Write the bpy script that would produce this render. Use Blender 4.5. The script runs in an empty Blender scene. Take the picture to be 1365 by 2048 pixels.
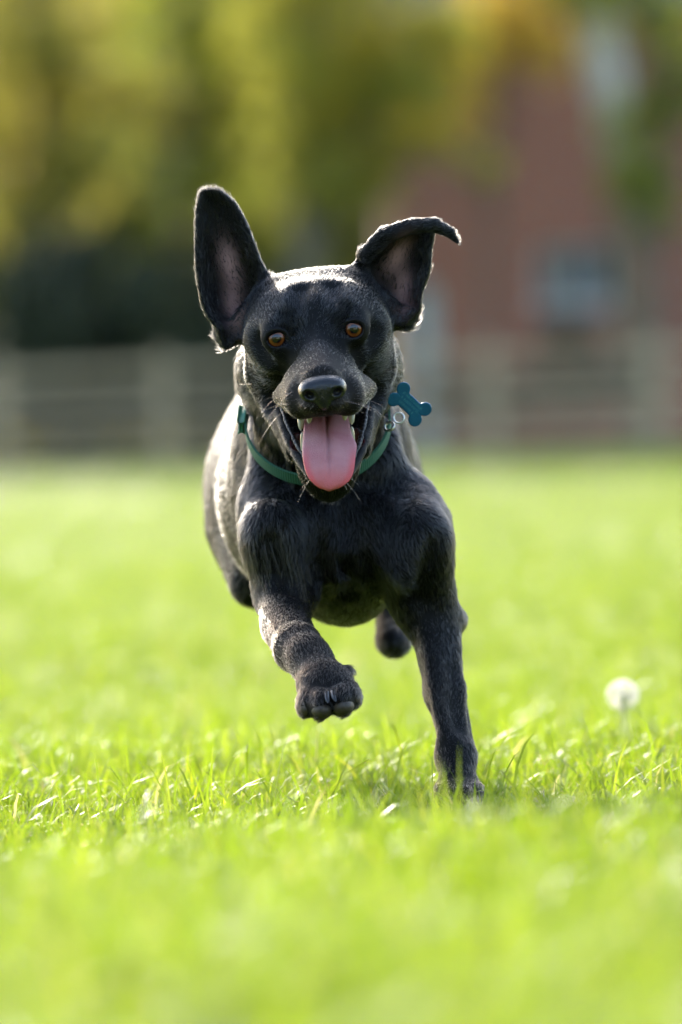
import bpy, bmesh, math, random, time
import numpy as np
from mathutils import Vector, Matrix
T0 = time.time()
rng = np.random.default_rng(7)
random.seed(7)
scene = bpy.context.scene
COL = scene.collection

# ------------------------------------------------------------------ camera
CAM_D, CAM_H = 6.5, 0.355           # metres from the dog's face plane, lens height
FPX = 14300.0                       # focal length in photograph pixels
W, H = 1365.0, 2048.0
pitch = math.atan(189.0 / FPX)
roll = math.radians(2.1)
_f = np.array([0, math.cos(pitch), -math.sin(pitch)])
_r0 = np.array([1.0, 0, 0]); _u0 = np.cross(_r0, _f)
CR = _r0 * math.cos(roll) - _u0 * math.sin(roll)
CU = _u0 * math.cos(roll) + _r0 * math.sin(roll)
CF = _f
CO = np.array([0, -CAM_D, CAM_H])
cam_data = bpy.data.cameras.new('camera')
cam = bpy.data.objects.new('camera', cam_data); COL.objects.link(cam)
m = Matrix.Identity(4)
for i in range(3):
    m[i][0], m[i][1], m[i][2], m[i][3] = CR[i], CU[i], -CF[i], CO[i]
cam.matrix_world = m
cam_data.sensor_fit = 'VERTICAL'; cam_data.sensor_height = 36.0
cam_data.lens = 36.0 * FPX / H
cam_data.clip_start = 0.1; cam_data.clip_end = 5000
cam_data.dof.use_dof = True
cam_data.dof.focus_distance = 6.405
cam_data.dof.aperture_fstop = cam_data.lens / 52.0
scene.camera = cam

# ------------------------------------------------------------------ light
SUN_EL, SUN_AZ = 21.0, -11.0        # azimuth from +Y (behind the dog) towards +X
sun_vec = Vector((math.sin(math.radians(SUN_AZ)) * math.cos(math.radians(SUN_EL)),
                  math.cos(math.radians(SUN_AZ)) * math.cos(math.radians(SUN_EL)),
                  math.sin(math.radians(SUN_EL))))
world = bpy.data.worlds.new('World'); scene.world = world; world.use_nodes = True
wn = world.node_tree; bg = wn.nodes['Background']
sky = wn.nodes.new('ShaderNodeTexSky'); sky.sky_type = 'NISHITA'; sky.sun_disc = False
sky.sun_elevation = math.radians(SUN_EL); sky.sun_rotation = math.radians(SUN_AZ)
sky.air_density = 1.0; sky.dust_density = 1.5; sky.ozone_density = 1.0
wn.links.new(sky.outputs[0], bg.inputs[0]); bg.inputs[1].default_value = 0.15
sun = bpy.data.lights.new('sun', 'SUN'); sun.energy = 2.1; sun.angle = math.radians(0.5)
sun.color = (1.0, 0.93, 0.80)
sun_o = bpy.data.objects.new('sun', sun); COL.objects.link(sun_o)
sun_o.rotation_euler = (-sun_vec).to_track_quat('-Z', 'Y').to_euler()
scene.view_settings.view_transform = 'Standard'; scene.view_settings.look = 'None'
scene.view_settings.exposure = 2.15; scene.view_settings.gamma = 1.0
scene.view_settings.use_curve_mapping = False
scene.cycles.max_bounces = 6; scene.cycles.diffuse_bounces = 3; scene.cycles.transmission_bounces = 5
scene.cycles.transparent_max_bounces = 8; scene.cycles.glossy_bounces = 4
scene.cycles.sample_clamp_indirect = 8.0
scene.cycles.use_adaptive_sampling = True; scene.cycles.adaptive_threshold = .012; scene.cycles.adaptive_min_samples = 16
scene.cycles.use_denoising = True
scene.cycles.caustics_reflective = False; scene.cycles.caustics_refractive = False

# ------------------------------------------------------------------ helpers
def P(px, py, Y):
    """world point on the plane y = Y that the photograph shows at pixel px, py"""
    d = CR * ((px - W / 2) / FPX) - CU * ((py - H / 2) / FPX) + CF
    return CO + d * ((Y + CAM_D) / d[1])
def M(r, Y=0.0):
    """pixels -> metres at depth Y"""
    return r * (Y + CAM_D) / FPX
def proj(p):
    q = p - CO
    z = q @ CF
    return (q @ CR) / z * FPX + W / 2, H / 2 - (q @ CU) / z * FPX
def unit(v):
    v = np.asarray(v, float); return v / (np.linalg.norm(v, axis=-1, keepdims=True) + 1e-12)
def sstep(a, b, x):
    t = np.clip((x - a) / (b - a), 0, 1); return t * t * (3 - 2 * t)
def wob(p, f, seed=0):
    """cheap smooth noise, about -1..1, for an (n,3) array"""
    r = np.random.default_rng(seed); s = 0
    for k in range(5):
        d = r.normal(size=3) * f * (0.7 + 0.25 * k)
        s = s + np.sin(p @ d + r.uniform(0, 6.28) + 1.3 * np.sin(p @ (r.normal(size=3) * f * 0.6)))
    return s / 3.2

def tag(o, label=None, cat=None, group=None, kind=None):
    if label: o['label'] = label
    if cat: o['category'] = cat
    if group: o['group'] = group
    if kind: o['kind'] = kind
    return o
def link(name, data, mat=None, parent=None, smooth=False):
    o = bpy.data.objects.new(name, data); COL.objects.link(o)
    if mat is not None: data.materials.append(mat)
    if parent is not None: o.parent = parent
    if smooth and hasattr(data, 'polygons'):
        data.polygons.foreach_set('use_smooth', np.ones(len(data.polygons), bool))
    return o
def empty(name, loc=(0, 0, 0)):
    o = bpy.data.objects.new(name, None); COL.objects.link(o); o.location = loc
    return o
def child(name, me, mat, parent, smooth=True):
    """mesh given in world coordinates, hung under an Empty that is only translated"""
    o = link(name, me, mat, parent, smooth)
    o.matrix_parent_inverse = Matrix.Translation(-Vector(parent.location))
    return o
def mesh(name, verts, faces):
    me = bpy.data.meshes.new(name)
    me.from_pydata([tuple(map(float, v)) for v in verts], [], [tuple(map(int, f)) for f in faces]); me.update()
    return me
def np_mesh(name, verts, quads=None, tris=None):
    """fast mesh from numpy arrays"""
    me = bpy.data.meshes.new(name)
    loops, starts, tot = [], [], 0
    nq = 0 if quads is None else len(quads); nt = 0 if tris is None else len(tris)
    idx = np.concatenate([a.ravel() for a in (quads, tris) if a is not None]).astype(np.int32)
    me.vertices.add(len(verts)); me.vertices.foreach_set('co', np.ascontiguousarray(verts, np.float32).ravel())
    me.loops.add(len(idx)); me.loops.foreach_set('vertex_index', idx)
    st = np.concatenate([np.arange(nq) * 4, nq * 4 + np.arange(nt) * 3]).astype(np.int32)
    me.polygons.add(nq + nt); me.polygons.foreach_set('loop_start', st)
    me.update(calc_edges=True); me.validate()
    return me

def nodes(name):
    mt = bpy.data.materials.new(name); mt.use_nodes = True
    nt = mt.node_tree
    return mt, nt, nt.nodes['Principled BSDF'], nt.nodes['Material Output']
def ramp(nt, stops):
    r = nt.nodes.new('ShaderNodeValToRGB')
    e = r.color_ramp.elements
    while len(e) < len(stops): e.new(0.5)
    for el, (p, c) in zip(e, stops): el.position = p; el.color = (*c, 1)
    return r
def noise(nt, scale, detail=4, rough=0.55, coord=None, vec=None):
    n = nt.nodes.new('ShaderNodeTexNoise'); n.inputs['Scale'].default_value = scale
    n.inputs['Detail'].default_value = detail; n.inputs['Roughness'].default_value = rough
    if coord:
        tc = nt.nodes.new('ShaderNodeTexCoord'); nt.links.new(tc.outputs[coord], n.inputs['Vector'])
    return n
def bump(nt, bs, height, strength, dist):
    b = nt.nodes.new('ShaderNodeBump'); b.inputs['Strength'].default_value = strength; b.inputs['Distance'].default_value = dist
    nt.links.new(height, b.inputs['Height']); nt.links.new(b.outputs[0], bs.inputs['Normal'])
def noisy(name, c1, c2, scale, rough=0.6, bstr=0.3, bdist=0.002, spec=0.5, coord='Object', detail=4):
    mt, nt, bs, out = nodes(name)
    n = noise(nt, scale, detail, coord=coord)
    r = ramp(nt, [(0.3, c1), (0.7, c2)])
    nt.links.new(n.outputs[0], r.inputs[0]); nt.links.new(r.outputs[0], bs.inputs['Base Color'])
    bs.inputs['Roughness'].default_value = rough; bs.inputs['Specular IOR Level'].default_value = spec
    if bstr: bump(nt, bs, n.outputs[0], bstr, bdist)
    return mt

# ------------------------------------------------------------------ signed-distance modelling (one continuous skin)
TAU = math.radians(7.0)             # the head's tilt
HR = CR * math.cos(TAU) + CU * math.sin(TAU)
HU = CU * math.cos(TAU) - CR * math.sin(TAU)
HF = CF
def basis(tilt=0.0, pit=0.0, yaw=0.0):
    """axes right/up/forward(away) turned in the picture plane by tilt, nodding by pit, turned by yaw (degrees)"""
    t, p, y = (math.radians(a) for a in (tilt, pit, yaw))
    a = CR * math.cos(t) + CU * math.sin(t); b = CU * math.cos(t) - CR * math.sin(t); c = CF.copy()
    a, c = a * math.cos(y) + c * math.sin(y), c * math.cos(y) - a * math.sin(y)
    b, c = b * math.cos(p) + c * math.sin(p), c * math.cos(p) - b * math.sin(p)
    return np.stack([a, b, c])
HB = basis(7.0)
def nrm(a): return np.sqrt(np.einsum('ij,ij->i', a, a))
class Prim:
    __slots__ = ('fn', 'c', 'R', 'op', 'k', 'flow', 'fl')
    def __init__(s, fn, c, R, op, k, flow, fl):
        s.fn, s.c, s.R, s.op, s.k, s.flow, s.fl = fn, np.asarray(c, float), R, op, k, None if flow is None else unit(flow), fl
def ell(L, px, py, Y, rx, ry, rz, flow=None, k=0.010, op='u', B=None, fl=0.010):
    """ellipsoid: picture position, depth, radii rx, ry in pixels and rz in metres"""
    c = P(px, py, Y); rad = np.array([M(rx, Y), M(ry, Y), rz]); B = basis() if B is None else B
    def fn(p):
        q = (p - c) @ B.T
        q /= rad; k0 = nrm(q); q /= rad; k1 = nrm(q)
        return k0 * (k0 - 1) / np.maximum(k1, 1e-9)
    L.append(Prim(fn, c, rad.max(), op, k, flow, fl))
def seg(L, a, b, ra, rb, flow=None, k=0.010, op='u', fl=0.010, sq=None):
    """tapered capsule between picture points a, b = (px, py, Y), radii in pixels; sq=(axis vector, factor) flattens it"""
    A, Bp = P(*a), P(*b); r1, r2 = M(ra, a[2]), M(rb, b[2])
    ab = Bp - A; L2 = ab @ ab
    def fn(p):
        q = p - A
        t = np.clip(q @ ab / L2, 0, 1)
        w = q - t[:, None] * ab
        if sq is not None:
            s = w @ sq[0]; w = w + np.outer(s * (1 / sq[1] - 1), sq[0])
        d = nrm(w) - (r1 + (r2 - r1) * t)
        return d if sq is None else d * min(1, sq[1])
    mx = max(r1, r2) * (1 if sq is None else max(1, sq[1]))
    L.append(Prim(fn, (A + Bp) / 2, math.sqrt(L2) / 2 + mx, op, k, ab if flow is None else flow, fl))
def chain(L, pts, radii, flow=None, k=0.010, op='u', fl=0.010, kin=0.004):
    """a bent limb: tapered capsules joined without bulging at the joints"""
    Q = [P(*p) for p in pts]; R_ = [M(r, p[2]) for r, p in zip(radii, pts)]
    def one(p, i):
        ab = Q[i + 1] - Q[i]; q = p - Q[i]
        t = np.clip(q @ ab / (ab @ ab), 0, 1)
        return nrm(q - t[:, None] * ab) - (R_[i] + (R_[i + 1] - R_[i]) * t)
    def fn(p):
        d = one(p, 0)
        for i in range(1, len(Q) - 1): d = np.minimum(d, one(p, i))
        return d
    allq = np.array(Q); c = (allq.max(0) + allq.min(0)) / 2
    L.append(Prim(fn, c, max(np.linalg.norm(q - c) + r for q, r in zip(Q, R_)), op, k, Q[-1] - Q[0] if flow is None else flow, fl))
def catmull(pts, n=6, closed=True):
    pts = np.asarray(pts, float); N = len(pts); out = []
    for i in range(N if closed else N - 1):
        if closed: p0, p1, p2, p3 = pts[i - 1], pts[i], pts[(i + 1) % N], pts[(i + 2) % N]
        else: p0, p1, p2, p3 = pts[max(i - 1, 0)], pts[i], pts[i + 1], pts[min(i + 2, N - 1)]
        for j in range(n):
            t = j / n
            out.append(0.5 * (2 * p1 + (p2 - p0) * t + (2 * p0 - 5 * p1 + 4 * p2 - p3) * t * t + (3 * p1 - p0 - 3 * p2 + p3) * t ** 3))
    if not closed: out.append(pts[-1])
    return np.array(out)
def poly_sd(u, v, poly):
    """signed distance (pixels, negative inside) to a closed polygon"""
    d = np.full(len(u), 1e18); s = np.ones(len(u))
    a = poly; b = np.roll(poly, -1, 0)
    for (ax, ay), (bx, by) in zip(a, b):
        ex, ey = bx - ax, by - ay; wx, wy = u - ax, v - ay
        t = np.clip((wx * ex + wy * ey) / (ex * ex + ey * ey + 1e-12), 0, 1)
        d = np.minimum(d, (wx - ex * t) ** 2 + (wy - ey * t) ** 2)
        c1 = (v >= ay); c2 = (v < by); c3 = (ex * wy > ey * wx)
        s = np.where((c1 & c2 & c3) | (~c1 & ~c2 & ~c3), -s, s)
    return s * np.sqrt(d)
def poly_table(poly, pad=40):
    """bilinear lookup of poly_sd"""
    lo = np.floor(poly.min(0)) - pad; n = (np.ceil(poly.max(0)) + pad - lo).astype(int)
    uu, vv = np.meshgrid(np.arange(n[0]) + lo[0], np.arange(n[1]) + lo[1], indexing='ij')
    tb = poly_sd(uu.ravel(), vv.ravel(), poly).reshape(n)
    def fn(u, v):
        x = np.clip(u - lo[0], 0, n[0] - 1.001); y = np.clip(v - lo[1], 0, n[1] - 1.001)
        i = x.astype(int); j = y.astype(int); x = x - i; y = y - j
        return (tb[i, j] * (1 - x) + tb[i + 1, j] * x) * (1 - y) + (tb[i, j + 1] * (1 - x) + tb[i + 1, j + 1] * x) * y
    return fn
def smin(a, b, k):
    h = np.maximum(k - np.abs(a - b), 0) / k
    return np.minimum(a, b) - h * h * k * 0.25
FAR = 0.06
def sdf(L, p, pad=0.0):
    """pad: half diagonal of the block p fills (lets whole primitives be skipped)"""
    p = np.asarray(p, np.float32)
    d = np.full(len(p), FAR, np.float32)
    if pad: cen = p.mean(0)
    for q in L:
        if pad:
            if np.linalg.norm(cen - q.c) - q.R > pad + 0.035: continue
            e = q.fn(p)
            d = smin(d, e, q.k) if q.op == 'u' else -smin(-d, e, q.k)
        else:
            mk = np.nonzero(((p - q.c) ** 2).sum(1) < (q.R + 0.035) ** 2)[0]
            if len(mk) == 0: continue
            e = q.fn(p[mk])
            d[mk] = smin(d[mk], e, q.k) if q.op == 'u' else -smin(-d[mk], e, q.k)
    return d
def polygonise(L, lo, hi, h, project=2):
    """surface nets over a block-culled grid; returns verts, quads"""
    lo = np.asarray(lo, float); n = np.ceil((np.asarray(hi) - lo) / h).astype(int) + 1
    S = 16
    D = np.full(n, FAR, np.float32)
    half = h * S * 0.5 * 1.7321
    ax = [np.arange(S)] * 3
    off = np.stack(np.meshgrid(*ax, indexing='ij'), -1).reshape(-1, 3)
    bi = np.stack(np.meshgrid(*[np.arange(0, x, S) for x in n], indexing='ij'), -1).reshape(-1, 3)
    bc = lo + (bi + S / 2) * h
    near = np.full(len(bi), 1e9)
    for q in L: near = np.minimum(near, np.linalg.norm(bc - q.c, axis=1) - q.R)
    mk = near < half + 0.012; bi, bc = bi[mk], bc[mk]
    bd = sdf(L, bc)
    for (i, j, k), dc in zip(bi, bd):
        e = (min(i + S, n[0]) - i, min(j + S, n[1]) - j, min(k + S, n[2]) - k)
        if abs(dc) > half * 1.5 + 0.003:
            D[i:i + S, j:j + S, k:k + S] = dc; continue
        o = off if e == (S, S, S) else np.stack(np.meshgrid(*[np.arange(x) for x in e], indexing='ij'), -1).reshape(-1, 3)
        D[i:i + S, j:j + S, k:k + S] = sdf(L, lo + (o + np.array([i, j, k])) * h, pad=half).reshape(e)
    ins = D < 0
    cnt = np.zeros(np.array(n) - 1, np.uint8)
    cor = [(a, b, c) for a in (0, 1) for b in (0, 1) for c in (0, 1)]
    sl = lambda a, m_: slice(a, m_ - 1 + a)
    for a, b, c in cor: cnt += ins[sl(a, n[0]), sl(b, n[1]), sl(c, n[2])]
    act = (cnt > 0) & (cnt < 8)
    ci = np.argwhere(act)
    vid = np.full(act.shape, -1, np.int32); vid[act] = np.arange(len(ci))
    val = np.stack([D[ci[:, 0] + a, ci[:, 1] + b, ci[:, 2] + c] for a, b, c in cor], 1).astype(float)
    acc = np.zeros((len(ci), 3)); num = np.zeros(len(ci))
    for x in range(8):
        for y in range(x + 1, 8):
            dx = np.array(cor[y]) - np.array(cor[x])
            if np.abs(dx).sum() != 1: continue
            mk = (val[:, x] < 0) != (val[:, y] < 0)
            t = val[:, x] / np.where(mk, val[:, x] - val[:, y], 1)
            acc[mk] += np.array(cor[x]) + t[mk, None] * dx; num[mk] += 1
    v = lo + (ci + acc / num[:, None]) * h
    quads = []
    for axis in range(3):
        a1, a2 = (axis + 1) % 3, (axis + 2) % 3
        s0 = [slice(0, None)] * 3; s1 = [slice(0, None)] * 3
        s0[axis] = slice(0, -1); s1[axis] = slice(1, None)
        ch = ins[tuple(s0)] != ins[tuple(s1)]
        e = np.argwhere(ch)
        e = e[(e[:, a1] > 0) & (e[:, a2] > 0) & (e[:, a1] < n[a1] - 1) & (e[:, a2] < n[a2] - 1)]
        if len(e) == 0: continue
        flip = ins[tuple(e.T)]
        q = []
        for da, db in ((0, 0), (1, 0), (1, 1), (0, 1)):
            c = e.copy(); c[:, a1] -= da; c[:, a2] -= db
            q.append(vid[tuple(c.T)])
        q = np.stack(q, 1)
        q[~flip] = q[~flip][:, ::-1]
        quads.append(q)
    quads = np.concatenate(quads)
    for _ in range(project):
        g, d = gradient(L, v)
        v = v - g * np.clip(d, -h, h)[:, None]
    return v, quads
def gradient(L, v, e=0.0006):
    d0 = sdf(L, v)
    g = np.stack([sdf(L, v + np.eye(3)[i] * e) - d0 for i in range(3)], 1)
    return unit(g), d0
def surf_Y(L, px, py, y0=-0.35, y1=1.0):
    """depth at which the picture ray px, py meets the surface"""
    ys = np.arange(y0, y1, 0.002)
    d = sdf(L, np.array([P(px, py, y) for y in ys]))
    i = np.nonzero(d < 0)[0]
    return ys[i[0]] if len(i) else None
def log(*a): print('[%.1fs]' % (time.time() - T0), *a, flush=True)

# ------------------------------------------------------------------ the dog: skin as a smooth union of anatomical masses
DOG = []
D_ = DOG
UP, DN, BK = np.array([0, 0, 1.]), np.array([0, 0, -1.]), np.array([0, 1., 0])
def fv(x, y, z): return np.array([x, y, z], float)
# trunk
ell(D_, 640, 990, .36, 204, 228, .27, fv(0, 1, -.35), k=.03, fl=0.0092)                     # rib cage
ell(D_, 692, 1105, .215, 112, 145, .15, fv(0, .5, -.9), k=.04, fl=0.0086)                    # keel of the chest
ell(D_, 620, 950, .62, 190, 195, .20, fv(0, 1, -.5), k=.05, fl=0.0092)                      # loin and croup
seg(D_, (632, 800, .19), (612, 790, .60), 85, 90, fv(0, 1, 0), k=.06, fl=0.0092)            # back line
ell(D_, 682, 1050, .125, 112, 112, .075, fv(0, .2, -1), k=.03, fl=0.0099)                   # breast
ell(D_, 690, 1095, .062, 30, 70, .026, fv(0, .1, -1), k=.03, fl=0.0092)                      # point of the breastbone
# neck
seg(D_, (640, 735, .075), (648, 890, .19), 110, 146, fv(0, .5, -.8), k=.05, fl=0.0119)
ell(D_, 640, 842, .075, 112, 92, .07, fv(0, .3, -1), k=.03, fl=0.0106)                     # throat
seg(D_, (572, 860, .10), (552, 1000, .10), 48, 60, fv(-.1, .4, -1), k=.03, fl=0.0106)       # side muscles running into the shoulder
seg(D_, (718, 860, .10), (780, 985, .11), 46, 58, fv(.1, .4, -1), k=.03, fl=0.0106)
ell(D_, 526, 742, .06, 40, 52, .040, fv(-.9, .5, -.5), k=.04, fl=0.0156, B=HB)             # ruff behind the cheeks
ell(D_, 752, 728, .06, 36, 56, .040, fv(.9, .5, -.5), k=.04, fl=0.0156, B=HB)
# shoulders and upper arms
ell(D_, 560, 1065, .115, 80, 128, .10, fv(-.2, .4, -1), k=.022, fl=0.0086)
ell(D_, 826, 1088, .125, 80, 128, .10, fv(.2, .4, -1), k=.022, fl=0.0086)
seg(D_, (553, 1075, .045), (573, 1185, .06), 70, 54, k=.018, fl=0.0079)
seg(D_, (834, 1085, .05), (846, 1200, .09), 70, 56, k=.018, fl=0.0079)
seg(D_, (622, 1035, .055), (588, 1130, .03), 42, 34, k=.016, fl=0.0079)
seg(D_, (752, 1040, .06), (804, 1140, .035), 42, 36, k=.016, fl=0.0079)
seg(D_, (648, 1000, .035), (640, 1150, .03), 12, 20, k=.03, op='s')                        # grooves beside the breast muscles
seg(D_, (722, 1000, .035), (752, 1160, .03), 12, 20, k=.03, op='s')
# lifted foreleg, reaching towards the lens
chain(D_, [(572, 1190, .06), (572, 1250, -.01), (596, 1296, -.085)], [56, 50, 44], k=.02, fl=0.0062)
chain(D_, [(596, 1296, -.085), (622, 1322, -.115), (645, 1365, -.155)], [44, 43, 47], k=.012, fl=0.0064)
ell(D_, 612, 1306, -.116, 26, 26, .014, fv(.2, -.3, -.9), k=.020, fl=0.0064)
ell(D_, 655, 1375, -.165, 56, 46, .028, fv(0, -.5, -.8), k=.012, fl=0.0062, B=basis(-14))
TOES = [(613, 1404, -.186, 20, 33, -8), (641, 1408, -.202, 25, 33, -3), (684, 1401, -.202, 25, 33, 8), (705, 1387, -.186, 17, 27, 22)]
for (x, y, Y, a, b, t) in TOES:
    ell(D_, x, y, Y, a, b, .020, fv(0, -.5, -.85), k=.009, fl=0.0062, B=basis(t))
ell(D_, 690, 1343, -.135, 16, 13, .010, fv(.5, 0, -.8), k=.006, fl=0.0062)                  # dewclaw lump
# standing foreleg
chain(D_, [(846, 1200, .10), (874, 1275, .085), (890, 1385, .055)], [58, 49, 37], k=.02, fl=0.0061)
ell(D_, 905, 1238, .125, 27, 26, .03, fv(.3, .3, -1), k=.018, fl=0.0068)                    # point of the elbow
chain(D_, [(890, 1385, .055), (908, 1472, .030), (912, 1512, .016)], [37, 31, 36], k=.012, fl=0.0054)
chain(D_, [(900, 1270, .115), (919, 1400, .088), (932, 1485, .058)], [16, 14, 15], k=.014, fl=0.0054)   # tendon behind
chain(D_, [(862, 1262, .070), (873, 1390, .032), (890, 1470, .012)], [18, 12, 12], k=.014, fl=0.0054)
seg(D_, (868, 1270, .015), (889, 1430, -.012), 4, 4, k=.012, op='s')
seg(D_, (915, 1330, .045), (930, 1470, .010), 4, 4, k=.014, op='s')
chain(D_, [(912, 1512, .016), (916, 1560, -.005)], [36, 37], k=.012, fl=0.0054)
ell(D_, 918, 1583, -.020, 52, 30, .032, fv(0, -.6, -.8), k=.01, fl=0.0048)
for (x, y, Y) in [(884, 1590, -.035), (905, 1592, -.052), (932, 1591, -.052), (952, 1588, -.035)]:
    ell(D_, x, y, Y, 18, 22, .02, fv(0, -.6, -.8), k=.006, fl=0.0048)
# hind legs, gathered under the body
ell(D_, 520, 1010, .58, 92, 150, .14, fv(-.1, .7, -.8), k=.04, fl=0.0086)
chain(D_, [(505, 1060, .52), (508, 1165, .42), (545, 1195, .57), (570, 1190, .70)], [80, 50, 34, 30], k=.025, fl=0.0068)
ell(D_, 580, 1205, .72, 34, 28, .04, fv(0, .5, -.8), k=.02, fl=0.0054)
ell(D_, 745, 1000, .60, 90, 150, .14, fv(.1, .7, -.8), k=.04, fl=0.0086)
chain(D_, [(760, 1050, .54), (765, 1140, .45), (765, 1160, .62)], [80, 52, 32], k=.025, fl=0.0068)
chain(D_, [(765, 1160, .62), (778, 1235, .56), (786, 1270, .51)], [32, 27, 32], k=.015, fl=0.0061)
ell(D_, 788, 1284, .49, 35, 33, .035, fv(0, -.4, -1), k=.012, fl=0.0054)
# tail, streaming out behind
chain(D_, [(620, 820, .78), (600, 770, .90), (585, 760, 1.04), (578, 780, 1.16)], [40, 32, 24, 10], k=.03, fl=0.0120)
# ---- head
ell(D_, 592, 636, .005, 78, 72, .085, fv(-.25, .7, .7), k=.02, fl=0.0054, B=HB)             # cranium, two halves
ell(D_, 675, 626, .005, 78, 72, .085, fv(.25, .7, .7), k=.02, fl=0.0054, B=HB)
ell(D_, 633, 654, -.030, 98, 76, .062, fv(0, .6, .8), k=.03, fl=0.0048, B=HB)               # forehead
seg(D_, (558, 588, .004), (700, 571, .004), 22, 22, fv(0, .7, .7), k=.034, fl=0.0054)           # flat crown between the ears
ell(D_, 553, 712, -.005, 52, 90, .060, fv(-.7, .8, .1), k=.03, fl=0.0054, B=basis(14))      # cheeks
ell(D_, 729, 695, -.005, 52, 90, .060, fv(.7, .8, .1), k=.03, fl=0.0054, B=basis(0))
seg(D_, (534, 752, .0), (586, 850, -.03), 34, 22, fv(-.5, .9, -.3), k=.02, fl=0.0054)       # jaw muscle down to the corner of the mouth
seg(D_, (754, 740, .0), (722, 840, -.03), 30, 20, fv(.5, .9, -.3), k=.02, fl=0.0054)
ell(D_, 558, 650, -.069, 32, 22, .024, fv(-.4, .6, .7), k=.018, fl=0.0048, B=HB)            # brows
ell(D_, 700, 632, -.069, 32, 22, .024, fv(.4, .6, .7), k=.018, fl=0.0048, B=HB)
seg(D_, (520, 680, -.05), (556, 728, -.078), 24, 22, fv(-.6, .8, .2), k=.02, fl=0.0048)     # cheek bones
seg(D_, (746, 654, -.05), (720, 710, -.078), 24, 22, fv(.6, .8, .2), k=.02, fl=0.0048)
# muzzle
chain(D_, [(632, 655, -.080), (637, 708, -.116), (644, 765, -.184)], [34, 33, 40], k=.024, fl=0.0041, flow=fv(0, .8, .6))
seg(D_, (602, 735, -.085), (609, 788, -.163), 36, 36, fv(-.6, .8, .35), k=.018, fl=0.0041)
seg(D_, (674, 727, -.085), (688, 782, -.163), 36, 36, fv(.6, .8, .35), k=.018, fl=0.0041)
seg(D_, (578, 785, -.080), (606, 806, -.168), 34, 32, fv(-.6, .8, -.1), k=.010, fl=0.0041)  # flews
seg(D_, (722, 770, -.080), (695, 800, -.168), 34, 31, fv(.6, .8, -.1), k=.010, fl=0.0041)
ell(D_, 648, 806, -.186, 48, 27, .020, fv(0, .3, -.9), k=.010, fl=0.0034, B=HB)
# throat under the jaw
ell(D_, 653, 880, -.015, 74, 62, .055, fv(0, .6, -.6), k=.02, fl=0.0079)
# lower jaw
JL = [(558, 818, -.040), (570, 856, -.075), (594, 908, -.112), (623, 950, -.142), (657, 963, -.150)]
JR = [(740, 810, -.040), (735, 854, -.075), (722, 905, -.112), (696, 948, -.142), (657, 963, -.150)]
ell(D_, 656, 898, -.078, 68, 34, .072, fv(0, .7, -.5), k=.012, fl=0.0054, B=basis(2, 40))
for J in (JL, JR):
    chain(D_, J, [8, 9, 10, 12, 13], k=.008, fl=0.0026, flow=fv(0, .6, -.8))
seg(D_, (540, 800, .0), (588, 905, -.085), 22, 16, fv(0, .7, -.5), k=.012, fl=0.0054)
seg(D_, (752, 790, .0), (726, 900, -.085), 20, 16, fv(0, .7, -.5), k=.012, fl=0.0054)
# mouth cavity
ell(D_, 653, 862, -.112, 74, 46, .044, None, k=.005, op='s', B=basis(4, 45))
ell(D_, 656, 900, -.152, 48, 48, .024, None, k=.005, op='s', B=basis(2, 30))
seg(D_, (650, 828, -.04), (652, 852, -.11), 40, 60, k=.006, op='s')
# eyes
EYES = [(553, 677, -.0880), (708, 658, -.0880)]
ER = .0115
for s, (x, y, Y) in zip((-1, 1), EYES):
    ell(D_, x, y, Y, 30, 29, .0140, fv(s * .5, .7, .4), k=.014, fl=0.0030, B=HB)
    ell(D_, x, y + .5, Y - .013, 19.5, 16.2, .013, None, k=.0022, op='s', B=basis(7 + s * 8))
    chain(D_, [(x - 21, y - s * 2 - 4, Y - .004), (x - 9, y - s * 1 - 15, Y - .0085), (x + 9, y + s * 1 - 17, Y - .0085), (x + 21, y + s * 2 - 7, Y - .004)], [7, 7, 7, 7], k=.003, fl=0.0026, flow=fv(s * .5, .7, .4))   # upper lid
    ell(D_, x - s * 22, y + 7, Y - .016, 9, 5, .006, None, k=.004, op='s', B=basis(s * 25))   # inner corner
for (x_, y_) in ((581, 648), (679, 637)):
    ell(D_, x_, y_, -.119, 17, 24, .016, None, k=.016, op='s', B=HB)                       # hollows above the inner corners of the eyes
ell(D_, 627, 600, -.114, 7, 36, .008, None, k=.016, op='s', B=HB)                          # furrow of the brow
# ears
EAR_L = catmull([(545, 560), (524, 515), (508, 470), (492, 432), (470, 400), (444, 380), (416, 375), (396, 386), (389, 420), (387, 470), (388, 530),
                 (396, 590), (410, 632), (434, 664), (448, 700), (470, 690), (496, 668), (530, 640), (556, 600)], 4)
EAR_R = catmull([(706, 548), (711, 515), (736, 486), (775, 458), (820, 446), (856, 444), (872, 458), (868, 500), (862, 548), (848, 590), (844, 622),
                 (826, 640), (806, 658), (780, 640), (748, 610), (718, 590)], 4)
def ear(poly_, Ye, bowl, tip_y, base_y, thick, flow, lean):
    poly = poly_; tab = poly_table(poly)
    cx, cy = poly.mean(0); c = P(cx, cy, Ye + bowl * .5)
    def fn(p):
        u, v = proj(p)
        d2 = tab(u, v)
        low = sstep(tip_y, base_y, v)
        Y0 = Ye + lean * (base_y - v) / (base_y - tip_y) + bowl * (0.25 + 0.75 * low) * sstep(0, 46, -d2)
        th = thick * (1 + 0.8 * low)
        a = M(d2 + 3.0); b = (np.abs(p[:, 1] - Y0) - th) * 0.62
        return -smin(-a, -b, .003)
    DOG.append(Prim(fn, c, M(np.linalg.norm(poly - poly.mean(0), axis=1).max()) + .02, 'u', .010, flow, .0062))
ear(EAR_L, .012, .030, 375, 640, .0036, fv(-.25, .1, 1), .012)
ear(EAR_R, .008, .028, 440, 640, .0036, fv(.35, .1, .9), .008)
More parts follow.
